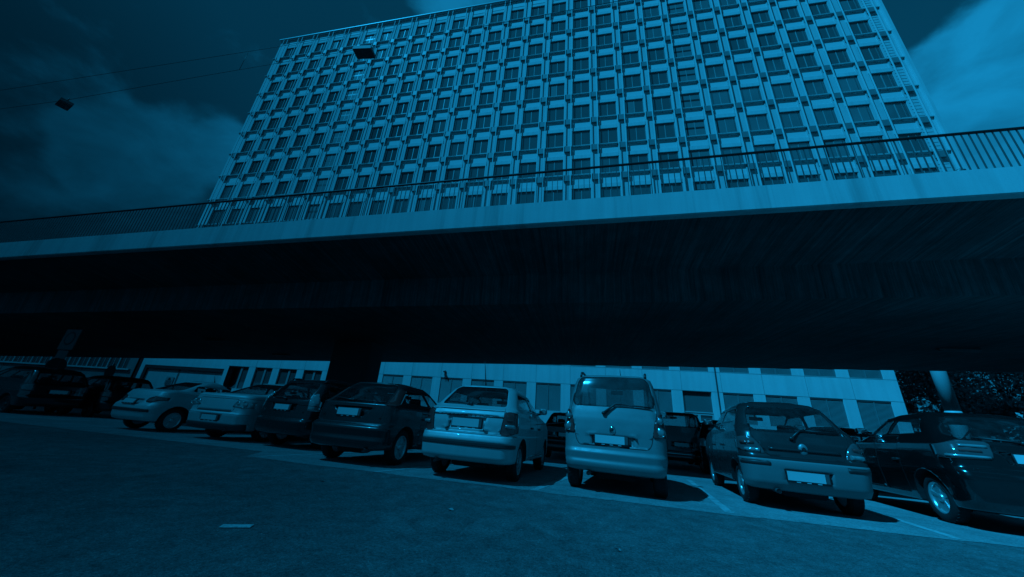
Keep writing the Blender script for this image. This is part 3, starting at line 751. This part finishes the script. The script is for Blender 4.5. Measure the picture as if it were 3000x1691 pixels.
def lift(bm, faces, name, m, parent, off=0., rim=.02, keep=False):
    """moves faces out of the body into a part of their own, with a rim so that it has thickness"""
    if not faces: return None
    b = bmesh.new(); mp = {}
    for f in faces:
        for v in f.verts:
            if v not in mp: mp[v] = b.verts.new(v.co+v.normal*off)
    for f in faces:
        try: g = b.faces.new([mp[v] for v in f.verts]); g.smooth = True
        except ValueError: pass
    nrm = {mp[v]: v.normal.copy() for v in mp}
    if rim:
        ed = [e for e in b.edges if len(e.link_faces) == 1]
        r = bmesh.ops.extrude_edge_only(b, edges=ed); 
        for v in [g for g in r['geom'] if isinstance(g, bmesh.types.BMVert)]:
            src = min((w for w in nrm if (w.co-v.co).length < 1e-7), key=lambda w: 0, default=None)
            if src is not None: v.co -= nrm[src]*rim
    me = bpy.data.meshes.new(name); b.to_mesh(me); b.free(); me.materials.append(m)
    if not keep:
        ed = {e for f in faces for e in f.edges if any(q not in set(faces) for q in e.link_faces)} if len(faces) < 3000 else set()
        bmesh.ops.delete(bm, geom=faces, context='FACES')
        ed = [e for e in ed if e.is_valid and len(e.link_faces) == 1]
        old = {v: v.normal.copy() for e in ed for v in e.verts}
        r = bmesh.ops.extrude_edge_only(bm, edges=ed)
        pos = {tuple(round(c, 6) for c in v.co): n for v, n in old.items()}
        for g in r['geom']:
            if isinstance(g, bmesh.types.BMVert):
                n = pos.get(tuple(round(c, 6) for c in g.co))
                if n: g.co -= n*.03
            elif isinstance(g, bmesh.types.BMFace): g.material_index = 1
    return obj(name, me, parent)
def ring(bm, faces, w, idx=1):
    if not faces: return
    r = bmesh.ops.inset_region(bm, faces=faces, thickness=w, depth=0, use_even_offset=True)
    for f in r['faces']: f.material_index = idx

def body_grid(lev, bow=.08, rr=.2, rf=.35, tapf=.10, tapr=.02, sub=4, ns=34, nr=16, nc=7):
    keys = []
    for a, b in zip(lev, lev[1:]):
        n = max(1, min(sub, int(round((b[0]-a[0]+.6*abs(b[1]-a[1])+.25*abs(b[2]-a[2]))/.035))))
        for k in range(n):
            u = k/n; keys.append(tuple(a[i]+(b[i]-a[i])*u for i in range(4)))
    keys.append(lev[-1]); Lf = max(l[2] for l in lev)
    bm = bmesh.new(); rings = []
    for z, yr, yf, hw in keys:
        r1 = min(rr, hw*.5, (yf-yr)*.25); r2 = min(rf, hw*.55, (yf-yr)*.3); bw = bow*min(1, hw/.6); half = []
        for k in range(nr//2+1):
            x = (hw-r1)*k/(nr//2); half.append((x, yr+bw*(x/hw)**2))
        yb = yr+bw*((hw-r1)/hw)**2
        for k in range(1, nc+1):
            t = math.pi/2*k/nc; half.append((hw-r1+r1*math.sin(t), yb+r1*1.15*(1-math.cos(t))))
        ya = yb+r1*1.15; bf = .16*min(1, hw/.6); ye = yf-bf*((hw-r2)/hw)**2; y2 = ye-r2*1.1
        for k in range(1, ns+1): half.append((hw, ya+(y2-ya)*k/ns))
        for k in range(1, nc+1):
            t = math.pi/2*k/nc; half.append((hw-r2+r2*math.cos(t), y2+r2*1.1*math.sin(t)))
        for k in range(1, nr//2+1):
            x = (hw-r2)*(1-k/(nr//2)); half.append((x, yf-bf*(x/hw)**2))
        pts = []
        for x, y in half:
            u = max(0, (y-.6*Lf)/(.4*Lf)); w = max(0, 1-y/(.35*Lf)); x *= 1-tapf*u*u-tapr*w*w; pts.append((x, y))
        full = pts+[(-x, y) for x, y in pts[-2:0:-1]]
        rings.append([bm.verts.new((x, y, z)) for x, y in full])
    for a, b in zip(rings, rings[1:]):
        n = len(a)
        for j in range(n):
            f = bm.faces.new((a[j], a[(j+1) % n], b[(j+1) % n], b[j])); f.smooth = True
    f = bm.faces.new(rings[-1]); f.smooth = True
    f = bm.faces.new(rings[0][::-1]); f.material_index = 2
    bm.normal_update(); return bm

_wheel = {}
def wheel(parent, x, y, r, w, style, side):
    """side: +1 right, -1 left. wheel > tyre, rim"""
    k = (r, w, style)
    if k not in _wheel:
        t = MB(); ri = r*.66
        t.lathe([(-w/2+.01, ri), (-w/2, ri+.02), (-w/2, r-.04), (-w/2+.025, r-.008), (-w*.2, r), (w*.2, r), (w/2-.025, r-.008), (w/2, r-.04), (w/2, ri+.02), (w/2-.01, ri)], RUBBER, 44, close=True)
        for q in range(36):
            a = 6.2832*q/36; M = Matrix.Rotation(a, 4, 'X')
            for s_ in (-1, 1): t.box(s_*w*.22-w*.17, s_*w*.22+w*.17, -.008, .008, r-.004, r+.004, RUBBER, M @ Matrix.Rotation(.5*s_, 4, 'Z'))
        m = MB(); f = w/2-.015
        m.lathe([(-w/2+.02, ri), (-w/2+.02, ri-.015), (f-.045, ri-.03), (f-.02, ri-.03), (f, ri-.012), (f+.005, ri+.004), (f-.03, ri+.006)], {'a': RIMS, 'c': RIMD, 'k': TRIM}[style[0]], 44)
        m.lathe([(f-.10, .01), (f-.10, ri-.03)], SEAM, 32)
        n = int(style[1:]); rm = {'a': RIMS, 'c': RIMD, 'k': TRIM}[style[0]]
        m.lathe([(f-.09, .055), (f-.012, .055), (f-.004, .035), (f-.004, .001)], rm, 20)
        for q in range(n):
            M = Matrix.Rotation(6.2832*q/n, 4, 'X'); ws = ri*(1.3 if style[0] == 'a' else 2.3)/n*.5
            i = m.mi(rm); P = [(f-.03, -ws*.75, .04), (f-.03, ws*.75, .04), (f-.012, ws, ri-.02), (f-.012, -ws, ri-.02), (f-.08, -ws*.75, .04), (f-.08, ws*.75, .04), (f-.055, ws, ri-.02), (f-.055, -ws, ri-.02)]
            vs = [m.bm.verts.new(M @ Vector(p)) for p in P]
            for qd in ((0, 1, 2, 3), (4, 7, 6, 5), (0, 4, 5, 1), (1, 5, 6, 2), (2, 6, 7, 3), (3, 7, 4, 0)):
                fc = m.bm.faces.new([vs[e] for e in qd]); fc.material_index = i
        if style[0] == 'c': m.lathe([(f-.035, .05), (f-.015, ri*.55), (f-.03, ri*.56), (f-.05, .05)], rm, 32, close=True)
        _wheel[k] = (t.mesh('tyre'), m.mesh('rim'))
    e = obj('wheel', None, parent); e.location = (x, y, r)
    e.rotation_euler = (0, 0, 0 if side > 0 else math.pi)
    obj('tyre', _wheel[k][0], e); obj('rim', _wheel[k][1], e)

def car(kind, label, pose, paintm, group, win=None, lamps=None, circles=(), plate=None, recess=None, strips=(), gate=None, badge=None, wiper=None, bumper=None,
        wheels=(.31, 'a5', .8, 3.3), sidewins=2, rails=False, antenna=None, exhaust=None, mirrors=True, doors=True, handle=True, lampm=LENSD, winr=.06, glass=CGLASS, mould=None, rglass=None, bands=(), gaps=(), extra=None, low=False, name='parked_car', cat='car'):
    lev = levels(kind); L = max(l[2] for l in lev); H = lev[-1][0]
    bm = body_grid(lev)
    x, y, h = pose
    tilt = math.atan(-.045) if 5.3 < y < 12 and abs(h) < 45 else 0.
    t = thing(name, label, cat, (x, y, gz(y)), (tilt*math.cos(R(h)), 0, R(-h)), group)
    hwz = lambda z: next((a[3]+(b[3]-a[3])*(z-a[0])/(b[0]-a[0]) for a, b in zip(lev, lev[1:]) if a[0] <= z <= b[0]), lev[-1][3])
    yrz = lambda z: next((a[1]+(b[1]-a[1])*(z-a[0])/(b[0]-a[0]) for a, b in zip(lev, lev[1:]) if a[0] <= z <= b[0]), lev[-1][1])
    yfz = lambda z: next((a[2]+(b[2]-a[2])*(z-a[0])/(b[0]-a[0]) for a, b in zip(lev, lev[1:]) if a[0] <= z <= b[0]), lev[-1][2])
    belt = next(l[0] for l in lev if l[2] < L*.72)+.03
    if kind == 'van': belt = 1.27
    if kind in ('passat', 'cabrio'): belt = 1.12 if kind == 'passat' else 1.10
    zt = lev[-4][0]-.005
    body = lambda f: f.material_index == 0
    rear = lambda f: body(f) and f.normal.y < -.12 and f.calc_center_median().y < L*.45
    # --- glass
    if win: lift(bm, carve(bm, rear, rounded(win, winr), 'xz'), 'rear_window', rglass or CGLASSD, t, -.006, .01)
    zf = belt+.03
    f = carve(bm, lambda f: body(f) and f.normal.y > .15, rounded([(-hwz(zf)+.12, zf), (hwz(zf)-.12, zf), (hwz(zt)-.06, zt+.02), (-hwz(zt)+.06, zt+.02)], .06), 'xz')
    lift(bm, f, 'windscreen', glass, t, -.006, .01)
    zw0, zw1 = belt+.015, zt-.035
    r0, r1 = yrz(zw0)+.42, yrz(zw1)+.22; f0, f1 = yfz(zw0)-.22, yfz(zw1)-.10
    if kind in ('passat', 'cabrio'): r0, r1 = yrz(zw0)+.30, yrz(zw1)+.10
    if kind == 'small': r0 = yrz(zw0)+.30
    bps = [.55] if sidewins == 2 else [.36, .68]
    cuts = [0, *bps, 1]
    for sgn in (1, -1):
        pr = lambda f: body(f) and f.normal.x*sgn > .35
        for a, b in zip(cuts, cuts[1:]):
            ga, gb = (.0 if a == 0 else .03), (.0 if b == 1 else .03)
            P = [(r0+(f0-r0)*a+ga, zw0), (r0+(f0-r0)*b-gb, zw0), (r1+(f1-r1)*b-gb, zw1), (r1+(f1-r1)*a+ga, zw1)]
            lift(bm, carve(bm, pr, rounded(P, .07), 'yz'), 'side_window', glass, t, -.006, .01)
    # --- lamps
    rl = lambda f: body(f) and f.normal.y < -.06 and f.calc_center_median().y < .8
    for sgn in (1, -1):
        if lamps:
            P = rounded([(a*sgn, b) for a, b in lamps], .035)
            lo = lift(bm, carve(bm, rl, P, 'xz'), 'tail_lamp', lampm, t, .012, .05)
            if lo:
                for cx, cz, rad in circles:
                    yy = min((v.co.y for v in lo.data.vertices if abs(v.co.x-cx*sgn) < .06 and abs(v.co.z-cz) < .06), default=.1)
                    mb = MB(); mb.blob((cx*sgn, yy+.02, cz), (rad, .03, rad), LENSC, 3); mb.build('lamp_lens', lo)
                    mb = MB(); mb.lathe([(yy-.006, rad*.98), (yy-.006, rad*1.1), (yy+.03, rad*1.1), (yy+.03, rad*.98)], CHROME, 24, 'y', (cx*sgn, 0, cz), close=True); mb.build('lamp_ring', lo)
            if lo and bands:
                for z0, xa, xb, rad, m in bands:
                    vs = [v.co for v in lo.data.vertices]; P = []
                    for k in range(7):
                        xx = (xa+(xb-xa)*k/6)*sgn; q = sorted(vs, key=lambda c: (c.x-xx)**2+(c.z-z0)**2)[:4]
                        P.append((xx, min(c.y for c in q)+rad*.35, z0))
                    mb = MB(); mb.tube(P, rad, m, 8); mb.build('lamp_band', lo)
    # --- plate recess pushed inward
    py = .0
    if recess:
        fs = carve(bm, rear, recess, 'xz')
        if fs:
            r = bmesh.ops.inset_region(bm, faces=fs, thickness=.018, depth=-.035)
            for f in r['faces']: f.smooth = False
    if plate:
        px, pz, pw, ph = plate
        ys_ = [v.co.y for v in bm.verts if abs(v.co.x-px) < pw*.5 and abs(v.co.z-pz) < ph*.7 and v.co.y < 1]
        py = (min(ys_) if ys_ else .05)-.012
        tl = math.atan2(yrz(pz+ph/2)-yrz(pz-ph/2), ph)*.7
        M = Matrix.Translation((px, py+.012, pz)) @ Matrix.Rotation(-tl, 4, 'X')
        mb = MB(); mb.rbox(-pw/2-.012, pw/2+.012, -.006, .02, -ph/2-.028, ph/2+.010, TRIM, .006, 2, M)
        for q in (-.3, -.05, .2): mb.box(q*pw, q*pw+.05, -.008, -.004, -ph/2-.022, -ph/2-.012, PLATE, M)
        mb.box(pw/2-.045, pw/2-.002, -.0105, -.004, -ph/2, ph/2, PLATEB, M)
        po = mb.build('plate_frame', t)
        mb = MB(); mb.box(-pw/2, pw/2-.05, -.0115, -.005, -ph/2, ph/2, PLATE, M); mb.build('number_plate', po)
    for z0, z1, xa, xb in gaps:
        for f in carve(bm, rl, [(xa, z0), (xb, z0), (xb, z1), (xa, z1)], 'xz'): f.material_index = 1
    for z0, z1, xa, xb, m in strips:
        for sgn in ((1, -1) if xa > 0 else (1,)):
            P = [(xa*sgn, z0), (xb*sgn, z0), (xb*sgn, z1), (xa*sgn, z1)]
            lift(bm, carve(bm, rl, rounded(P, .02), 'xz'), 'bumper_strip', m, t, .012, .03)
    if gate: ring(bm, carve(bm, rear, rounded(gate, .06), 'xz'), .011, 1)
    # --- wheel arches, doors, bumper
    wr, st, wy0, wy1 = wheels
    zc = wr
    for sgn in (1, -1):
        for wy in (wy0, wy1):
            fs = carve(bm, lambda f: f.material_index in (0, 1) and f.normal.x*sgn > .2 and f.calc_center_median().z < 1.0, ellipse(wy, zc, wr+.065, wr+.065, 28), 'yz')
            if fs:
                ed = {e for f in fs for e in f.edges if any(q not in set(fs) for q in e.link_faces)}
                bmesh.ops.delete(bm, geom=fs, context='FACES')
                ed = [e for e in ed if e.is_valid and len(e.link_faces) == 1]
                r = bmesh.ops.extrude_edge_only(bm, edges=ed)
                for g in r['geom']:
                    if isinstance(g, bmesh.types.BMVert): g.co.x -= sgn*.30
                    elif isinstance(g, bmesh.types.BMFace): g.material_index = 2
            hw = hwz(.45)-.02; taper = .965 if wy > 1.5 else .985
            wheel(t, sgn*(hw*taper-.10), wy, wr, .19, st, sgn)
    if doors:
        zb0, zb1 = .34, belt-.01
        y_a, y_b = (wy0+wr+.12, wy1-wr-.10)
        for sgn in (1, -1):
            pr = lambda f: body(f) and f.normal.x*sgn > .5
            sp = (y_a+y_b)/2 if sidewins > 1 else y_b
            for a, b in (((y_a+.1, sp-.004), (sp+.004, y_b)) if kind not in ('cabrio',) else ((y_a+.35, y_b),)):
                fs = carve(bm, pr, rounded([(a, zb0), (b, zb0), (b, zb1), (a, zb1)], .05), 'yz'); ring(bm, fs, .010, 1)
    if bumper:
        zb_, m = bumper
        fs = carve(bm, lambda f: body(f) and f.calc_center_median().y < wy0-.2 and f.calc_center_median().z < zb_+.1, [(-2, .1), (2, .1), (2, zb_), (-2, zb_)], 'xz')
        lift(bm, [f for f in fs if f.calc_center_median().y < wy0-wr-.06], 'bumper', m, t, .008, .03)
    me = bpy.data.meshes.new('body'); bm.to_mesh(me); bm.free()
    for m in (paintm, SEAM, UNDER): me.materials.append(m)
    obj('body', me, t)
    # --- dark cabin, seats
    mb = MB(); zc0 = belt-.14
    mb.rbox(-.6, .6, wy0-.35, L*.70, .3, .42, UNDER, .03); mb.rbox(-.62, .62, L*.60, L*.72, .45, zc0+.10, SEAT, .06)
    mb.rbox(-.62, .62, yrz(zc0)+.18, wy0+.35, zc0-.06, zc0, SEAT, .02); mb.build('cabin_floor', t)
    if not low:
        for sx_ in (-.36, .36):
            s_ = MB(); M = Matrix.Translation((sx_, L*.48, .45)) @ Matrix.Rotation(R(14), 4, 'X')
            s_.rbox(-.23, .23, -.06, .06, 0, .62, SEAT, .05, 3, M); s_.rbox(-.23, .23, 0, .48, -.02, .12, SEAT, .05, 3, M); so_ = s_.build('seat', t)
            s_ = MB(); s_.rbox(-.14, .14, -.05, .05, .65, .86, SEAT, .05, 3, M); s_.build('headrest', so_)
        s_ = MB(); M = Matrix.Translation((0, wy0+.28, .45)) @ Matrix.Rotation(R(16), 4, 'X')
        s_.rbox(-.6, .6, -.06, .06, 0, .56, SEAT, .05, 3, M); so_ = s_.build('rear_seat', t)
        for sx_ in (-.38, .38):
            s_ = MB(); s_.rbox(sx_-.13, sx_+.13, -.04, .04, .56, .70, SEAT, .04, 3, M); s_.build('headrest', so_)
        mb = MB(); mb.rbox(-.12, .12, yfz(zt)-.22, yfz(zt)-.19, zt-.13, zt-.06, BLACKM, .012); mb.tube([(0, yfz(zt)-.2, zt-.08), (0, yfz(zt)-.12, zt)], .012, BLACKM); mb.build('inside_mirror', t)
    # --- fittings
    if mirrors:
        for sgn in (1, -1):
            ym = f0-.12; zm = belt+.075; xm = hwz(belt)*.97
            mb = MB(); mb.rbox(sgn*(xm+.13)-.09, sgn*(xm+.13)+.09, ym-.05, ym+.06, zm-.06, zm+.065, paintm if kind not in ('small',) else TRIM, .045, 4)
            mb.tube([(sgn*(xm-.04), ym+.02, zm-.07), (sgn*(xm+.1), ym, zm-.03)], .03, TRIM); mo = mb.build('door_mirror', t)
            mb = MB(); mb.rbox(sgn*(xm+.13)-.075, sgn*(xm+.13)+.075, ym-.056, ym-.048, zm-.045, zm+.05, CHROME, .003, 1); mb.build('mirror_glass', mo)
    if handle:
        for sgn in (1, -1):
            for yy in ((wy0+wr+.25, (wy0+wy1)/2+.10) if sidewins > 1 else ((wy0+wy1)/2,)):
                mb = MB(); mb.rbox(sgn*hwz(.84)-.03, sgn*hwz(.84)+.03, yy, yy+.17, .83, .865, TRIM, .015, 3); mb.build('door_handle', t)
    for sgn in (1, -1):
        mb = MB(); yh = yfz(.72)-.30; mb.blob((sgn*(hwz(.7)-.24), yh, .72), (.17, .16, .09), LENSR, 3); mb.build('headlamp', t)
    if badge:
        bx, bz, ra, rb = badge; yb = yrz(bz)-.0
        mb = MB(); mb.blob((bx, yb+.0, bz), (ra, .03, rb), CHROME if paintm is not SMALLP else SILVER2, 3); mb.lathe([(yb-.038, ra*.35), (yb-.030, ra*.45)], TRIM, 20, 'y', (bx, 0, bz+rb*.1)); mb.build('badge', t)
    if wiper:
        mb = MB(); P = [Vector((a, yrz(b)-.035+.08*min(1.1, (a/hwz(b))**2), b)) for a, b in wiper]
        mb.tube(P[:3], [.022, .014, .009][:len(P[:3])], TRIM if paintm not in (PALE2, SILVER2) else TRIMG, 8); mb.blob(P[0], (.035, .03, .03), TRIM, 2)
        if len(P) > 3: mb.tube([P[2]+Vector((-.0, 0, 0)), P[3]], .010, TRIM, 6)
        mb.build('wiper', t)
    if mould:
        z0, xm_ = mould; mb = MB(); n = 14
        mb.tube([(-xm_+2*xm_*k/n, yrz(z0)-.008+.08*((-xm_+2*xm_*k/n)/hwz(z0))**2, z0) for k in range(n+1)], .021, paintm, 8); mb.build('moulding', t)
    if rails:
        for sgn in (1, -1):
            mb = MB(); xr = hwz(zt)*.86; n = 10
            ya, yb = yrz(zt)+.12, yfz(zt)-.1
            mb.tube([(sgn*xr, ya, zt+.03), (sgn*xr, ya+.08, zt+.11), (sgn*xr, ya+.25, zt+.135), (sgn*xr, yb-.25, zt+.135), (sgn*xr, yb-.05, zt+.09), (sgn*xr, yb, zt+.02)], .02, TRIM, 8); mb.build('roof_rail', t)
    if antenna:
        ax, ay, al = antenna
        mb = MB(); mb.tube([(ax, ay, H-.02), (ax, ay-.02, H+.05), (ax-.02, ay-.35*al, H+al)], [.022, .012, .004], TRIM, 6); mb.build('antenna', t)
    if exhaust:
        mb = MB(); mb.tube([(exhaust, .30, .27), (exhaust, .05, .26)], .032, GREYM, 12, False); mb.lathe([(.06, .03), (.061, .001)], BLACKM, 12, 'y', (exhaust, 0, .26)); mb.rbox(-.3, .3, .35, .6, .18, .32, UNDER, .05); mb.build('exhaust', t)
    if extra: extra(t, hwz, yrz, yfz)
    return t

ROW = 'cars parked in the front row'
BACK = 'cars in the back row under the bridge'
# white-silver saloon hatch
car('sedan', 'pale silver hatchback saloon with a dark strip along its bumper, left of the minivan', (-1.83, 5.54, 4), PALE, ROW,
    win=[(-.60, 1.135), (.60, 1.135), (.50, 1.45), (.44, 1.49), (-.44, 1.49), (-.50, 1.45)], lamps=[(.585, .69), (.72, .69), (.86, .76), (.86, 1.03), (.69, 1.05), (.63, 1.03)], bands=((.83, .66, .79, .03, LENSC), (.92, .68, .78, .016, LENSD)),
    plate=(.0, .845, .52, .125), recess=[(-.34, .95), (.34, .95), (.31, .75), (-.31, .75)], strips=[(.51, .56, -.86, .86, TRIMG)], gate=[(-.60, .70), (.60, .70), (.66, .80), (.66, 1.06), (-.66, 1.06), (-.66, .80)],
    gaps=((.952, .959, -.62, .62), (.680, .688, -.86, .86)), wiper=[(-.02, 1.15), (-.10, 1.155), (-.5, 1.18)], wheels=(.30, 'c6', .80, 3.26), antenna=(-.05, 1.0, .45), exhaust=-.45)
# champagne van
def van_extra(t, hwz, yrz, yfz):
    mb = MB(); mb.rbox(-.075, .075, yrz(.34)-.01, yrz(.34)+.03, .36, .385, CHROME, .008); mb.build('towing_eye_cover', t)
car('van', 'champagne minivan with tall rear door, sunlit rear window and roof rails, parked nearest the middle', (.50, 5.9, 9), PALE2, ROW,
    win=[(-.665, 1.36), (-.61, 1.275), (.61, 1.275), (.665, 1.36), (.60, 1.70), (.52, 1.79), (-.52, 1.79), (-.60, 1.70)], winr=.09, lamps=[(.60, .83), (.79, .84), (.83, .95), (.80, 1.21), (.70, 1.20), (.645, 1.05)], circles=((.715, .93, .062), (.715, 1.10, .048)), lampm=LENSD,
    plate=(-.02, .765, .50, .115), recess=[(-.33, .82), (.33, .82), (.32, .685), (-.32, .685)], gate=[(-.52, .655), (.52, .655), (.575, .72), (.61, .86), (.69, 1.2), (.66, 1.50), (-.66, 1.5), (-.69, 1.2), (-.61, .86), (-.575, .72)],
    badge=(.0, .905, .05, .068), wiper=[(-.13, 1.16), (.05, 1.31), (.16, 1.31), (.60, 1.29)], wheels=(.30, 'c8', .55, 2.9), rails=True, antenna=(.1, 1.7, .3), exhaust=-.38, extra=van_extra, rglass=VGLASS)
# small dark hatchback with grey bumper
car('small', 'small dark hatchback with a broad plain grey bumper, between the minivan and the black car', (3.30, 6.2, 8), SMALLP, ROW,
    win=[(-.61, 1.17), (-.51, 1.08), (.51, 1.08), (.61, 1.17), (.545, 1.45), (.44, 1.51), (-.44, 1.51), (-.545, 1.45)], winr=.09, lamps=[(.49, .755), (.72, .755), (.86, .83), (.86, .96), (.66, 1.0), (.55, .90)],
    plate=(-.04, .485, .50, .12), recess=[(-.32, .565), (.28, .565), (.26, .415), (-.30, .415)], strips=[(.595, .645, .46, .80, TRIMG)], bumper=(.685, BUMPG), gate=[(-.46, .72), (.46, .72), (.52, .80), (.63, 1.02), (.60, 1.2), (-.60, 1.2), (-.63, 1.02), (-.52, .80)],
    badge=(.0, .85, .062, .085), wiper=[(-.11, 1.0), (.05, 1.13), (.12, 1.13), (.55, 1.12)], mould=(.835, .44), rglass=CGLASS, lampm=LENSM, bands=((.80, .56, .74, .03, LENSC), (.90, .62, .78, .022, LENSD)), wheels=(.285, 'c7', .72, 3.17), exhaust=-.42, sidewins=2)
# black hatchback at the right
car('black', 'glossy black hatchback with five-spoke alloy wheels at the right edge', (6.15, 6.25, 12), BLACKP, ROW,
    win=[(-.62, 1.17), (.62, 1.17), (.55, 1.47), (.46, 1.52), (-.46, 1.52), (-.55, 1.47)], winr=.08, lamps=[(.42, .92), (.86, .90), (.92, 1.06), (.66, 1.16), (.36, 1.15)], lampm=LENSM, bands=((.945, .44, .84, .018, LENSR), (1.09, .42, .70, .022, LENSC), (1.02, .5, .72, .014, LENSD)),
    plate=(.06, .955, .52, .115), recess=[(-.33, 1.03), (.42, 1.03), (.38, .87), (-.28, .87)], gate=[(-.45, .80), (.45, .80), (.5, 1.12), (.6, 1.2), (-.6, 1.2), (-.5, 1.12)], wiper=[(.0, 1.17), (-.1, 1.19), (-.45, 1.22)], wheels=(.33, 'a5', .80, 3.38), exhaust=None)
# dark hatch, wagon, saloon, open-roof coupe
car('focus', 'dark grey hatchback with its plate in a trapezoid recess, left of the pale silver saloon', (-4.22, 5.85, 3), DARKP, ROW,
    win=[(-.62, 1.06), (.62, 1.06), (.54, 1.42), (.46, 1.47), (-.46, 1.47), (-.54, 1.42)], lamps=[(.66, 1.03), (.80, 1.03), (.72, 1.32), (.60, 1.38), (.585, 1.34)],
    plate=(-.04, .875, .50, .12), recess=[(-.43, .975), (.43, .975), (.26, .80), (-.26, .80)], gate=[(-.62, .70), (.62, .70), (.66, .90), (.66, 1.02), (-.66, 1.02), (-.66, .90)], wiper=[(-.08, 1.09), (-.2, 1.10), (-.5, 1.13)], wheels=(.315, 'a5', .80, 3.4), exhaust=.5, strips=[])
car('wagon', 'dark estate car with a pale plate, between the grey hatchback and the pale saloon', (-6.98, 7.2, 7), DARKB, ROW,
    win=[(-.64, 1.10), (.64, 1.10), (.56, 1.46), (.48, 1.51), (-.48, 1.51), (-.56, 1.46)], lamps=[(.72, .84), (.88, .84), (.86, 1.0), (.72, 1.24), (.66, 1.22)], lampm=LENSC,
    plate=(0, .885, .50, .115), recess=[(-.4, .96), (.4, .96), (.36, .82), (-.36, .82)], gate=[(-.64, .68), (.64, .68), (.68, 1.1), (-.68, 1.1)], wiper=[(.0, 1.08), (-.1, 1.1), (-.4, 1.1)], wheels=(.31, 'a5', .85, 3.55), rails=True, sidewins=3, gaps=((.655, .663, -.86, .86),))
car('passat', 'pale saloon with twin round tail lamps, between the dark estate and the silver coupe', (-9.0, 7.3, 0), SILVER, ROW,
    win=[(-.66, 1.14), (.66, 1.14), (.52, 1.45), (.44, 1.49), (-.44, 1.49), (-.52, 1.45)], lamps=[(.50, .80), (.80, .77), (.95, .80), (.95, .93), (.58, .94)], circles=((.80, .86, .065), (.62, .865, .05)), lampm=LENSC,
    plate=(0, .515, .50, .115), recess=[(-.34, .60), (.34, .60), (.31, .44), (-.31, .44)], gaps=((.615, .622, -.9, .9),), strips=[(.24, .40, -.9, .9, TRIMG)], gate=[(-.56, .66), (.56, .66), (.60, .98), (-.60, .98)], wheels=(.32, 'a10', .98, 3.68), exhaust=.5)
car('cabrio', 'silver coupe with a short sloping roof and dark bumper band, leftmost of the lit cars', (-12.1, 7.5, 5), SILVER, ROW,
    win=[(-.60, 1.115), (.60, 1.115), (.48, 1.36), (.40, 1.40), (-.40, 1.40), (-.48, 1.36)], lamps=[(.44, .74), (.62, .72), (.84, .82), (.84, .88), (.62, .90), (.46, .84)],
    plate=(-.02, .735, .50, .115), recess=[(-.34, .81), (.34, .81), (.30, .66), (-.30, .66)], strips=[(.485, .555, -.75, .75, TRIMG)], wheels=(.31, 'a9', .75, 3.19), sidewins=2, antenna=(.2, 1.8, .2))
# cars under the bridge, in its shade
def back(kind, label, pose, **k):
    w = {'sedan': 1.0}
    return car(kind, label, pose, BLACKP, BACK, **k)
H1 = dict(win=[(-.60, 1.12), (.60, 1.12), (.52, 1.42), (-.52, 1.42)], lamps=[(.62, .80), (.84, .80), (.84, 1.0), (.66, 1.04)], plate=(0, .80, .50, .115), recess=[(-.33, .87), (.33, .87), (.31, .73), (-.31, .73)], wheels=(.30, 'k6', .8, 3.35))
back('focus', 'black hatchback in the shade seen between the silver saloon and the minivan', (-.45, 12.3, 4), **H1)
H2 = dict(H1); H2.update(win=[(-.62, 1.38), (.62, 1.38), (.58, 1.74), (-.58, 1.74)], lamps=[(.62, .86), (.79, .86), (.80, 1.18), (.68, 1.18)], wheels=(.30, 'c6', .55, 2.9), strips=[(.47, .53, -.8, .8, CHROME)])
back('van', 'tall black van in the shade just right of the minivan', (3.4, 13.2, 6), **H2)
H3 = dict(H1); H3.update(lampm=LENSR)
back('small', 'black small car with bright lamps left of the dark hatchback with grey bumper', (4.5, 12.2, 10), **dict(H3, win=[(-.55, 1.14), (.55, 1.14), (.48, 1.38), (-.48, 1.38)], wheels=(.285, 'c7', .72, 3.17)))
back('black', 'black car whose roof shows between the grey-bumper hatchback and glossy black hatchback', (7.9, 12.0, 8), **dict(H1, win=[(-.62, 1.17), (.62, 1.17), (.55, 1.42), (-.55, 1.42)]))
back('van', 'black box-shaped van in the shade left of the bridge pier', (-8.2, 13.4, 0), **H2)
back('wagon', 'black car at the far left parked along the street behind the silver coupe', (-18.0, 11.3, -84), **dict(H1, win=[(-.64, 1.08), (.64, 1.08), (.56, 1.42), (-.56, 1.42)], sidewins=3, wheels=(.31, 'k5', .85, 3.55)))
back('wagon', 'black estate car cut off by the left edge of the view', (-18.6, 9.5, -88), **dict(H1, win=[(-.64, 1.08), (.64, 1.08), (.56, 1.42), (-.56, 1.42)], sidewins=3, wheels=(.31, 'k5', .85, 3.55), lampm=LENSM))
